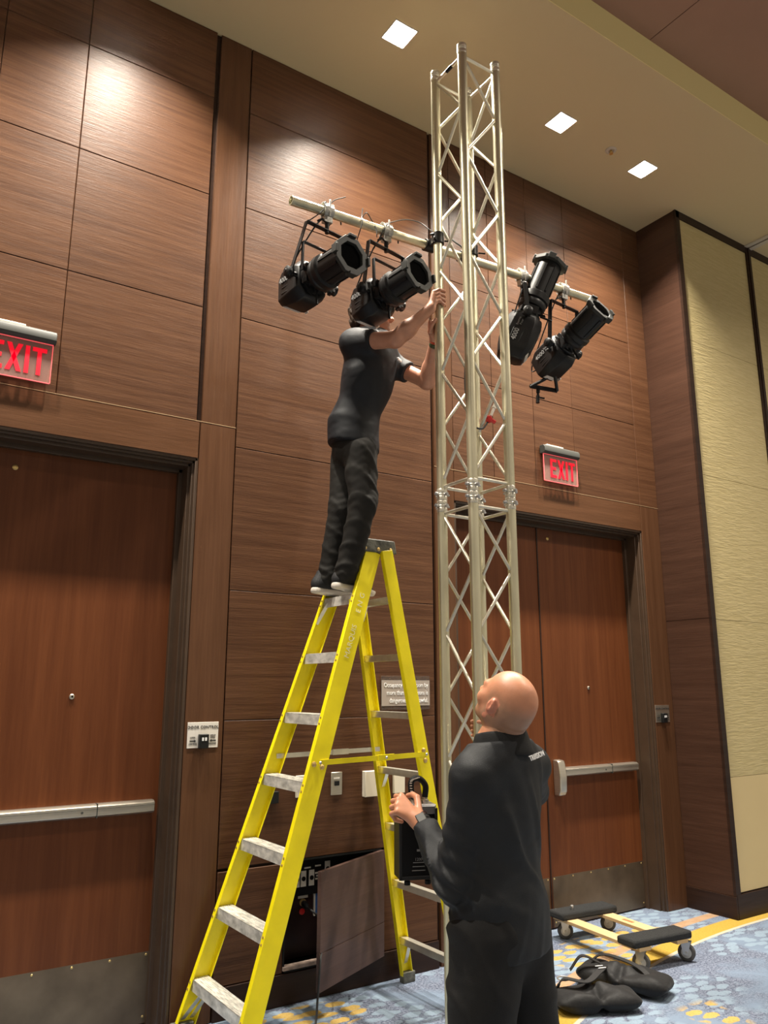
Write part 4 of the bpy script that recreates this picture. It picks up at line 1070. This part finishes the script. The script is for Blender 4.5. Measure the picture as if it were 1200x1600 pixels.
def colB(v):
    c = np.tile(A3(.60, .27, .155), (len(v), 1)); q = locB(v); near_h = np.linalg.norm(v - HC, axis=1) < .22
    hair = near_h & (q[:, 2] < .050 - .25 * np.maximum(q[:, 1] - .0, 0)) & (q[:, 1] < .045) & (q[:, 2] > -.085)
    wgt = np.clip((.055 - q[:, 2]) / .05, 0, 1) * np.clip((.045 - q[:, 1]) / .03, 0, 1) * np.clip((q[:, 2] + .10) / .03, 0, 1) * near_h
    st = A3(.20, .145, .10); c = c * (1 - .62 * wgt[:, None]) + st * .62 * wgt[:, None]
    be = near_h & (q[:, 1] > .03) & (q[:, 2] < -.045); bw = np.clip((-.040 - q[:, 2]) / .03, 0, 1) * np.clip((q[:, 1] - .0) / .03, 0, 1) * near_h
    c = c * (1 - .6 * bw[:, None]) + A3(.17, .10, .07) * .6 * bw[:, None]
    ear = near_h & (np.abs(q[:, 0]) > .074) & (np.abs(q[:, 1]) < .035); c[ear] = A3(.62, .25, .16)
    lip = near_h & (np.abs(q[:, 0]) < .024) & (q[:, 1] > .088) & (q[:, 2] < -.052) & (q[:, 2] > -.073); c[lip] = A3(.5, .18, .14)
    return c
lo, hi = bbox([pel, shL, shR, elL, wrL, elR, wrR, anL, anR, Nk], .19)
body = sculpt('body', [(headB, HC - .17, HC + A3(.17, .17, .16), .0042), (Fbody, lo, hi, .016), (FhL, *bbox(kL + [wrL] + sum(chL, []), .035), .0034), (FhR, *bbox(kR + [wrR] + sum(chR, []) + thR, .035), .0034)], M['skin'], manb, colB)
b = MB()
for s_ in (-1, 1):
    c = HC + (BB_[0] * s_ * .031 + BB_[1] * .0810 + BB_[2] * .001) * .93; b.lathe(c, BB_[1], [(.0001, .012), (.0085, .0085), (.012, 0), (.0085, -.0085), (.0001, -.012)], 12)
ey = b.build('eyes', M['eyew'], body)
b = MB()
for s_ in (-1, 1):
    c = HC + (BB_[0] * s_ * .031 + BB_[1] * .0905 + BB_[2] * .003) * .93; b.lathe(c, BB_[1], [(.0058, 0), (.0052, .0028), (.0001, .0034)], 12)
b.build('iris', M['blacktext'], ey)
# polo
sleeveL = [seg(shL, elL, .072, .062), seg(elL, wrL - (wrL - elL) * .08, .062, .042)]
sleeveR = [seg(shR, elR, .070, .054), seg(elR, wrR - (wrR - elR) * .1, .052, .038)]
tor = union(torso_fs(Nk, pel, shL, shR, fb, .010) + [seg(pel + Z3 * .02, pel - Z3 * .14, .168, .190, (fb, .76))], .05)
HEM = .775
def poloB(P):
    d = tor(P)
    sl = smin(sleeveL[0](P), sleeveL[1](P), .03); sr = smin(sleeveR[0](P), sleeveR[1](P), .03)
    armd = nrm(elL - shL)
    sl = sl + folds(P, .0050, 105, armd + .4 * fb, ph=1) * (.25 + near(P, elL, .13) + .3 * near(P, (elL + wrL) / 2, .1))
    kk = .010 + .03 * np.clip((P[:, 2] - 1.22) / .08, 0, 1)
    d = smin(d, sl, kk); d = smin(d, sr, kk)
    d = d + folds(P, .0085, 30, A3(-.45, -.25, 1), ph=.4) * np.clip((1.16 - P[:, 2]) / .22, 0.10, 1)
    d = d + crease(P, .016, 24, A3(-.55, -.2, 1), .9) * np.clip((1.22 - P[:, 2]) / .2, 0.0, 1) + crease(P, .015, 26, A3(.9, .3, .75), 2.4) * near(P, shL + A3(.10, -.08, -.16), .24)
    d = d + crease(P, .014, 55, nrm(elL - shL) * .8 + .5 * fb, .3) * near(P, elL + A3(0, .04, .03), .14)
    d = d + folds(P, .0035, 60, A3(.8, .1, .75), ph=2.2) * near(P, shL + A3(.06, -.05, -.12), .16)
    d = smax(d, HEM + .02 * (P @ rb_ - pel @ rb_) - P[:, 2], .004)
    d = smax(d, (P[:, 2] - (Nk[2] - .014) - .10 * ((P - Nk) @ -fb)) + 10 * np.maximum(np.linalg.norm((P - Nk)[:, :2], axis=1) - .105, 0) * 0 - 1.0 * (np.linalg.norm((P - Nk)[:, :2], axis=1) > .13), .01)
    nk = seg(HC, Nk + A3(0, .02, -.10), .068, .074)(P); d = smax(d, -nk, .006)
    cutw = (P - wrL) @ nrm(wrL - elL) + .012; m = np.linalg.norm(P - wrL, axis=1) < .09
    d = np.where(m, smax(d, cutw, .003), d)
    return d
lo, hi = bbox([pel - Z3 * .1, shL, shR, elL, wrL, elR, wrR, Nk], .20)
polo = sculpt('polo_shirt', [(poloB, lo, hi, .0072)], M['polo_b'], manb)
# collar, cuffs, hem band
b = MB(); n = 26; V = []
cc_ = Nk + fb * .014 - Z3 * .024
for rr, zz_ in ((.076, -.040), (.070, .030), (.073, .044), (.080, .040), (.090, .004), (.104, -.030), (.100, -.038)):
    for k in range(n):
        an = PI * .14 + (2 * PI - PI * .28) * k / (n - 1); dirv = fb * math.cos(an) + rb_ * math.sin(an)
        back = max(0, -math.cos(an)); V.append(cc_ + dirv * (rr + .006) + Z3 * (zz_ + .006 * back - .014 * max(0, math.cos(an))))
b.add(V, [(i * n + k, i * n + k + 1, (i + 1) * n + k + 1, (i + 1) * n + k) for i in range(6) for k in range(n - 1)])
o = b.build('collar', M['collar_b'], manb, sharp=70, sub=1); md = o.modifiers.new('s', 'SOLIDIFY'); md.thickness = .003
b = MB(); b.tube([wrL - (wrL - elL) * .13, wrL - (wrL - elL) * .02], [.0395, .0375], 20); b.build('cuff', M['collar_b'], manb)
tdir = rb_ * .96; udir = nrm(Z3 + .12 * rb_)
lp = Nk + rb_ * .030 - fb * .101 + A3(0, 0, -.060)
lo_t = text_mesh('logo_lettering', 'TRI/ISION', .0225, lp, rb_ * 1.0 + Z3 * .13, nrm(Z3 + fb * .35 - rb_ * .13), M['whitetext'], manb, ext=.001, xs=1.0, bold=.0006)
# trousers
def pantsB(P):
    a = union([seg(pel + Z3 * .04, pel - Z3 * .03, .150, .156, (fb, .76)), seg(hipL, knL, .118, .098), seg(knL, anL, .098, .085), seg(hipR, knR, .116, .096), seg(knR, anR, .086, .078)], .03)(P)
    a = a + crease(P, .012, 20, A3(.8, .3, 1), 1.2)
    a = a + folds(P, .006, 30, A3(.5, .2, 1), ph=.7) * np.clip((.85 - P[:, 2]) * 3, .2, 1)
    return smax(a, .035 - P[:, 2], .005)
sculpt('trousers', [(pantsB, *bbox([pel + Z3 * .08, hipL, hipR, anL - Z3 * .04, anR], .17), .0085)], M['pants_b'], manb)
def shoe(parent, heel, toe, wd, soleh=.028, mt='shoe', st='sole', hgt=.085):
    heel, toe = np.array(heel, float), np.array(toe, float); d = nrm(toe - heel); L_ = np.linalg.norm(toe - heel); s_ = nrm(np.cross(d, Z3)); u_ = np.cross(s_, d)
    H = lambda a, z, y=0: heel + d * a * L_ + u_ * z + s_ * y
    up_ = union([seg(H(.13, .05), H(.35, .055), .038, .036, (s_, .92)), seg(H(.35, .05), H(.82, .030), .040, .030, (u_, .8)), seg(H(.16, .055), H(.20, hgt + .02), .036, .034)], .03)
    upf = lambda P: smax(up_(P), soleh * .7 - (P - heel) @ u_, .003)
    so = union([seg(H(.12, .014), H(.45, .014), .036, .037), seg(H(.45, .014), H(.76, .012), .037, .041), seg(H(.76, .012), H(.90, .022), .041, .026)], .02)
    sof = lambda P: smax(smax(so(P) , -((P - heel) @ u_), .004), (P - heel) @ u_ - soleh, .005)
    o = sculpt('shoe', [(upf, *bbox([heel, toe, heel + Z3 * .12], .06), .005)], M[mt], parent)
    sculpt('sole', [(sof, *bbox([heel, toe], .07), .005)], M[st], o)
shoe(manb, anL + A3(.01, -.07, -.079), anL + A3(-.07, .20, -.079), .09, st='blackm'); shoe(manb, anR + A3(-.01, -.07, -.079), anR + A3(.03, .20, -.079), .09, st='blackm')
# watch and bracelet
wd_ = nrm(wrL - elL); wc = wrL + wd_ * .012
b = MB(); b.lathe(wc - wd_ * .010, wd_, [(.0315, 0), (.0335, .002), (.0335, .016), (.0315, .018)], 24); wt = b.build('watch', M['blackm'], manb)
wn = nrm(np.cross(wd_, rb_)); wn = wn if wn[2] > 0 else -wn; wn = nrm(wn - rb_ * 1.0)
b = MB(); b.obox(Vector(wc + wn * .035), wd_, np.cross(wn, wd_), wn, .018, .016, .005); b.build('watch_case', M['grey'], wt, bevel=.003)
b = MB(); b.tube([Vector(wc + wd_ * .020 + .0325 * (rb_ * math.cos(a) + np.cross(wd_, rb_) * math.sin(a))) for a in np.linspace(0, 2 * PI, 25)[:-1]], .0017, 6, closed=True); b.build('bracelet', mat('dark_red_cord', (.08, .012, .012), .6), manb)

# black dimmer box held in his left hand
bx = thing('power_supply_box', 'black metal power supply box held in the left hand of the bald man', 'equipment box', (1.775, -1.56, .93))
bc = Vector((1.768, -1.552, 1.045)); bu = Vector((0, 0, 1)); br_ = Vector((.93, -.36, 0)).normalized(); bf = Vector((-.36, -.93, 0)).normalized()
b = MB(); b.obox(bc, br_, bf, bu, .068, .045, .118); b.build('case', M['black'], bx, bevel=.004)
b = MB()
for s_ in (-1, 1): b.obox(bc + br_ * .066 * s_ + bf * .047, br_, bf, bu, .005, .004, .118)
b.obox(bc + bf * .047 + bu * -.112, br_, bf, bu, .068, .004, .006); b.build('case_rail', M['rubber'], bx, bevel=.001)
b = MB(); b.obox(bc + bu * .124 + br_ * .015, br_, bf, bu, .052, .045, .006); b.obox(bc + bu * .112 + br_ * .018 + bf * .047, br_, bf, bu, .046, .002, .014); b.build('top_plate', M['zinc'], bx, bevel=.002)
for q in (-.002, .038):
    b = MB(); b.lathe(bc + bu * .129 + br_ * q, bu, [(.014, 0), (.014, .012), (.010, .014), (.010, .022)], 14); b.build('connector', M['steel'], bx)
for q in (-.035, .04):
    b = MB(); b.lathe(bc - bu * .117 + br_ * q + bf * .02, -bu, [(.007, 0), (.007, .008), (.011, .010), (.011, .022)], 12); b.build('fixing_knob', M['blackm'], bx)
for zz_ in (.055, .03):
    b = MB(); b.tube(bez([bc + br_ * .068 + bu * zz_, bc + br_ * .083 + bu * (zz_ + .008), bc + br_ * .085 + bu * (zz_ - .004), bc + br_ * .07 + bu * (zz_ - .012)], 5), .0022, 6); b.build('cable_clip', M['rubber'], bx)
fo = bc + bf * .0458
text_mesh('lettering', '1200', .014, fo + bu * -.052, br_, bu, M['greytext'], bx, ext=.0004)
b = MB()
for zz_, w_ in ((-.062, .020), (-.075, .022), (-.088, .024)): b.obox(fo + bu * zz_, br_, bf, bu, w_, .0006, .0012)
b.obox(fo + bu * -.022, br_, bf, bu, .006, .001, .0035); b.obox(fo + bu * .06 + br_ * -.01, br_, bf, bu, .012, .001, .0015); b.build('panel_marking', M['greytext'], bx)
b = MB(); b.tube(bez([bc + bu * .128 + br_ * .015, bc + bu * .16 + br_ * -.01, bc + bu * .205 + br_ * -.012, bc + bu * .215 + br_ * .015, bc + bu * .19 + br_ * .04, bc + bu * .15 + br_ * .038], 8), .011, 10); st = b.build('strap', M['blackm'], bx)
b = MB(); P_ = bez([bc + bu * .14 + br_ * .0, bc + bu * .165 + br_ * -.013, bc + bu * .207 + br_ * -.015, bc + bu * .219 + br_ * .012], 5)
for p in P_: b.obox(p + bf * .010, br_, bf, bu, .004, .002, .0016)
b.build('strap_pattern', M['labelw'], st)

# ------------------------------------------------------------------ MAN ON THE LADDER
mana = thing('person', 'man in short-sleeved black polo and jeans standing on the ladder, gripping the truss', 'person', (2.16, -.40, 2.07))
fa = nrm((.50, -.87, 0)); ra_ = nrm((-.87, -.50, 0))     # facing, body right
NkA = A3(2.215, -.575, 3.475); pelA = A3(2.175, -.430, 2.94)
sRa = A3(2.072, -.585, 3.425); sLa = A3(2.362, -.500, 3.405)
eRa = A3(2.175, -.850, 3.365); wRa = A3(2.312, -.965, 3.520)
eLa = A3(2.500, -.690, 3.255); wLa = A3(2.412, -.880, 3.395)
hRa, hLa = A3(2.165, -.515, 2.88), A3(2.190, -.345, 2.88)
kRa, kLa = A3(2.185, -.530, 2.555), A3(2.165, -.335, 2.56)
aRa, aLa = A3(2.135, -.435, 2.165), A3(2.130, -.255, 2.165)
HA = A3(2.185, -.600, 3.600)
FhA, locA, BA_, _ = head_field(HA, R(128), R(3), .98)
neckA = seg(HA + A3(-.0, .02, -.06), NkA - Z3 * .03, .056, .062)
headA = lambda P: smin(FhA(P), neckA(P), .03)
FbA = union(torso_fs(NkA, pelA, sLa, sRa, fa, -.035, .72) + [seg(sRa, eRa, .044, .037), seg(sLa, eLa, .044, .037), seg(hRa - Z3 * .06, kRa, .05, .042), seg(kRa, aRa, .045, .033), seg(hLa - Z3 * .06, kLa, .05, .042), seg(kLa, aLa, .045, .033), neckA], .04)
LC = (TX, TY + S)
kRA = [around(LC, .047, a, z) for a, z in ((196, 3.628), (199, 3.607), (203, 3.586), (208, 3.566))]
cRA = [[around(LC, .040, 236, k[2] + .012), around(LC, .036, 276, k[2] + .016 - .006 * i), around(LC, .0345, 312, k[2] + .016 - .006 * i)] for i, k in enumerate(kRA)]
tRA = [wRa + A3(.015, .02, .02), A3(2.345, -.925, 3.565), A3(2.372, -.918, 3.590), A3(2.405, -.924, 3.605)]
fore1 = seg(eRa, eRa + (wRa - eRa) * .35, .038, .043)
FRA = hand_field(wRa + A3(.006, 0, .012), kRA, cRA, tRA, fore=(eRa + (wRa - eRa) * .3, .043, .027))
armRA = union([seg(sRa, eRa, .050, .043), fore1, FRA], .03)
kLA = [around(LC, .047, a, z) for a, z in ((150, 3.475), (142, 3.458), (135, 3.438), (128, 3.418))]
cLA = [[around(LC, .040, 112, k[2] + .014), around(LC, .036, 72, k[2] + .022), around(LC, .0345, 30, k[2] + .022)] for k in kLA]
tLA = [wLa + A3(-.015, -.01, .02), A3(2.345, -.925, 3.425), A3(2.338, -.955, 3.452), A3(2.344, -.978, 3.475)]
FLA = hand_field(wLa + A3(-.006, -.005, .012), kLA, cLA, tLA, fore=(eLa + (wLa - eLa) * .3, .040, .026))
armLA = union([seg(sLa, eLa, .047, .040), seg(eLa, eLa + (wLa - eLa) * .35, .040, .041), FLA], .03)
def colA(v):
    c = np.tile(A3(.52, .25, .16), (len(v), 1)); q = locA(v); nh = np.linalg.norm(v - HA, axis=1) < .22
    bw = np.clip((-.035 - q[:, 2]) / .02, 0, 1) * np.clip((q[:, 1] - .01) / .03, 0, 1) * nh; c = c * (1 - .7 * bw[:, None]) + A3(.12, .07, .045) * .7 * bw[:, None]
    bro = nh & (q[:, 1] > .07) & (q[:, 2] > .016) & (q[:, 2] < .027) & (np.abs(q[:, 0]) > .012); c[bro] = A3(.08, .05, .03); return c
lo, hi = bbox([pelA, sRa, sLa, eLa, eRa, aRa, aLa], .19)
bodyA = sculpt('body', [(headA, HA - .15, HA + .15, .0048), (FbA, lo, hi, .018), (armRA, *bbox([sRa, eRa, wRa] + kRA + sum(cRA, []), .065), .0045), (armLA, *bbox([sLa, eLa, wLa] + kLA + sum(cLA, []) + tLA, .065), .0045)], M['skin'], mana, colA)
b = MB()
for s_ in (-1, 1): b.lathe(HA + (BA_[0] * s_ * .031 + BA_[1] * .0810 + BA_[2] * .001) * .98, BA_[1], [(.0001, .012), (.0085, .0085), (.012, 0), (.0085, -.0085), (.0001, -.012)], 12)
ey = b.build('eyes', M['eyew'], bodyA)
b = MB()
for s_ in (-1, 1):
    c = HA + (BA_[0] * s_ * .031 + BA_[1] * .0905 + BA_[2] * .001) * .98; b.lathe(c, BA_[1], [(.0058, 0), (.0052, .0028), (.0001, .0034)], 12)
b.build('iris', M['blacktext'], ey)
def hairA(P):
    q = locA(P); d = ell((0, -.022, .036), (.088, .108, .096))(q); d = smin(d, ell((0, -.075, -.03), (.066, .045, .06))(q), .03)
    d = d + .004 * np.sin(q[:, 0] * 160 + 3 * np.sin(q[:, 2] * 60)) + .003 * np.sin(q[:, 1] * 190 + q[:, 2] * 90)
    return smax(smax(d, (q[:, 1] - .045) * .8 + (.03 - q[:, 2]) * .6, .02), -(q[:, 2] + .075), .02)
sculpt('hair', [(hairA, HA - .16, HA + .16, .006)], M['hair'], mana)
torA = union(torso_fs(NkA, pelA, sLa, sRa, fa, .012, .90) + [seg(pelA + A3(0, -.005, .02), pelA + A3(.005, -.01, -.12), .138, .150, (nrm((.9, -.43, 0)), .84))], .07)
def poloA(P):
    d = torA(P)
    for s0, e0 in ((sRa, eRa), (sLa, eLa)):
        e1 = s0 + (e0 - s0) * .52; sl = seg(s0, s0 + (e0 - s0) * .8, .064, .062)(P); sl = smax(sl, (P - e1) @ nrm(e0 - s0), .005); d = smin(d, sl, .03)
    d = d + crease(P, .006, 22, A3(.7, .1, .8), 2.1) * np.clip((3.38 - P[:, 2]) / .15, .0, 1)
    d = d + folds(P, .0035, 30, A3(.5, .6, .8), ph=1.1) * np.clip((3.32 - P[:, 2]) / .15, .15, 1)
    d = smax(d, 2.875 - .16 * ((P - pelA) @ A3(.83, -.55, 0)) - P[:, 2], .004)
    return smax(d, -seg(HA, NkA - Z3 * .05, .066, .068)(P), .006)
sculpt('polo_shirt', [(poloA, *bbox([pelA - Z3 * .03, sRa, sLa, eRa, eLa, NkA], .17), .008)], M['polo_a'], mana)
b = MB(); n = 22; V = []; cA_ = NkA + fa * .008
for rr, zz_ in ((.068, -.045), (.066, .012), (.070, .020), (.080, .008), (.092, -.026)):
    for k in range(n):
        an = PI * .12 + (2 * PI - PI * .24) * k / (n - 1); V.append(cA_ + (fa * math.cos(an) - ra_ * math.sin(an)) * (rr + .004) + Z3 * (zz_ - .02 * max(0, math.cos(an))))
b.add(V, [(i * n + k, i * n + k + 1, (i + 1) * n + k + 1, (i + 1) * n + k) for i in range(4) for k in range(n - 1)])
o = b.build('collar', M['collar_b'], mana, sharp=70, sub=1); md = o.modifiers.new('s', 'SOLIDIFY'); md.thickness = .003
lg = NkA + fa * .128 - ra_ * .065 + A3(0, 0, -.115)
b = MB(); b.obox(lg, -ra_, fa, Z3, .022, .006, .009); b.build('chest_logo', M['whitetext'], mana, bevel=.004)
def jeansA(P):
    fj = nrm((.9, -.43, 0))
    d = union([seg(pelA - Z3 * .0, pelA - Z3 * .06, .122, .134, (fj, .86)), seg(hRa - Z3 * .04, kRa, .092, .074), seg(kRa, aRa, .074, .060), seg(hLa - Z3 * .04, kLa, .092, .074), seg(kLa, aLa, .072, .058)], .025)(P)
    a = .0038 * (near(P, kRa, .06) + near(P, kLa, .06)) + .0065 * (near(P, aRa + Z3 * .02, .06) + near(P, aLa + Z3 * .02, .06)) + .0006
    d = d + a * np.sin(P[:, 2] * 135 + 3.2 * np.sin(P @ A3(30, 22, 6)) + 2.0 * np.sin(P @ A3(-25, 50, 14)))
    d = d + folds(P, .003, 26, A3(.5, .2, .8), ph=2) + crease(P, .008, 30, A3(.5, -.2, 1), 1.3)
    return smax(d, 2.125 - P[:, 2], .004)
sculpt('jeans', [(jeansA, *bbox([pelA + Z3 * .05, hRa, hLa, aRa - Z3 * .03, aLa, kRa], .15), .0075)], M['jeans'], mana)
for hl, to in ((A3(2.060, -.425, 2.098), A3(2.350, -.385, 2.068)), (A3(2.035, -.245, 2.088), A3(2.325, -.215, 2.068))): shoe(mana, hl, to, .09, soleh=.030)
wd_ = nrm(wLa - eLa); b = MB(); b.lathe(wLa - wd_ * .02, wd_, [(.030, 0), (.0315, .002), (.0315, .018), (.030, .02)], 20); b.build('wristband', mat('olive_band', (.06, .08, .03), .6), mana)
b = MB(); b.lathe(wLa + wd_ * .004, wd_, [(.0285, 0), (.030, .002), (.030, .008), (.0285, .01)], 20); b.build('bracelet', mat('red_band', (.6, .08, .03), .6), mana)

# ------------------------------------------------------------------ BLACK WEIGHT BAGS ON THE CARPET
def pillow(c, X, Y, hx, hy, hz, tilt=0, ph=0, pw=5):
    X, Y = nrm(X), nrm(Y); c = np.array(c, float)
    def f(P):
        q = P - c; x = (q @ X) / hx; y = (q @ Y) / hy; rr = (np.abs(x) ** pw + np.abs(y) ** pw) ** (1 / pw)
        z = q[:, 2]; th = hz * np.sqrt(np.clip(1 - rr ** 3.5, 0, 1)) ; out = np.maximum(rr - 1, 0) * min(hx, hy)
        w_ = 1 + .30 * np.sin(52 * (q @ Y) + ph) * np.exp(-(np.abs(q @ X) / .07) ** 2) + .16 * np.sin(24 * (q @ X) + 3 * np.sin(9 * (q @ Y) + ph)) + .10 * np.sin(30 * (q @ Y) + 2 * np.sin(17 * (q @ X) + ph))
        d = (np.abs(z) - th * w_) * .7; return np.where(rr > 1, np.sqrt(out ** 2 + np.maximum(np.abs(z) - .001, 0) ** 2), d)
    return f
def bag(name, label, c, X, Y, hx, hy, hz, ph, straps):
    t = thing(name, label, 'weight bag', (c[0], c[1], 0), group=None)
    X_, Y_ = nrm(X), nrm(Y); F0 = pillow(c, X, Y, hx, hy, hz, ph=ph); F0b = pillow(np.array(c) + X_ * hx * .0, X, Y, hx * .2, hy, hz * .5, ph=ph)
    def F(P):
        d = F0(P); q = P - np.array(c); d = d + .014 * np.exp(-((q @ X_) / .02) ** 2)
        return smax(d, .003 - P[:, 2], .004)
    lo, hi = bbox([np.array(c) + X_ * hx * a + Y_ * hy * e + Z3 * g for a in (-1, 1) for e in (-1, 1) for g in (-hz * 1.4, hz * 1.4)], .02); lo[2] = -.01
    o = sculpt('bag_body', [(F, lo, hi, .006)], M['nylon'], t, sm=2)
    for S0 in straps:
        b = MB(); P_ = bez(S0, 8)
        for i in range(len(P_) - 1):
            a, e = P_[i], P_[i + 1]; dd = (e - a).normalized(); sd_ = dd.cross(Vector((0, 0, 1))); sd_ = sd_.normalized() if sd_.length > .01 else Vector((1, 0, 0)); uu_ = sd_.cross(dd)
            b.obox((a + e) / 2, dd, sd_, uu_, (e - a).length / 2 + .003, .018, .0022)
        b.build('strap', M['rubber'], t)
    return t
bagA = bag('sandbag', 'black nylon weight bag lying nearest the bald man, with a loop strap', (3.35, -.915, .05), (.80, -.42, 0), (.42, .80, 0), .22, .105, .046, 0,
    [[(3.22, -.76, .05), (3.24, -.80, .125), (3.32, -.88, .12), (3.44, -.85, .13), (3.55, -.80, .13), (3.60, -.74, .10)]])
bagB = bag('sandbag', 'black nylon weight bag with pointed corner lying beside the dolly wheel', (3.69, -.81, .058), (.35, -.90, 0), (.90, .35, 0), .25, .115, .050, 2.1,
    [[(3.62, -.60, .06), (3.68, -.66, .13), (3.72, -.78, .13), (3.72, -.92, .11), (3.70, -1.02, .04)], [(3.60, -.72, .12), (3.53, -.66, .15), (3.48, -.62, .08)]])
b = MB(); b.obox((3.50, -.83, .140), (.9, -.3, 0), (.3, .9, 0), (0, 0, 1), .022, .003, .001); b.obox((3.51, -.80, .140), (.9, -.3, 0), (.3, .9, 0), (0, 0, 1), .022, .003, .001); b.build('white_stitching', M['whitetext'], bagA)
b = MB(); b.tube([Vector((3.27 + .03 * math.cos(a), -.77 + .03 * math.sin(a), .115)) for a in np.linspace(0, 2 * PI, 17)[:-1]], .004, 8, closed=True); b.build('ring', M['zinc'], bagA)
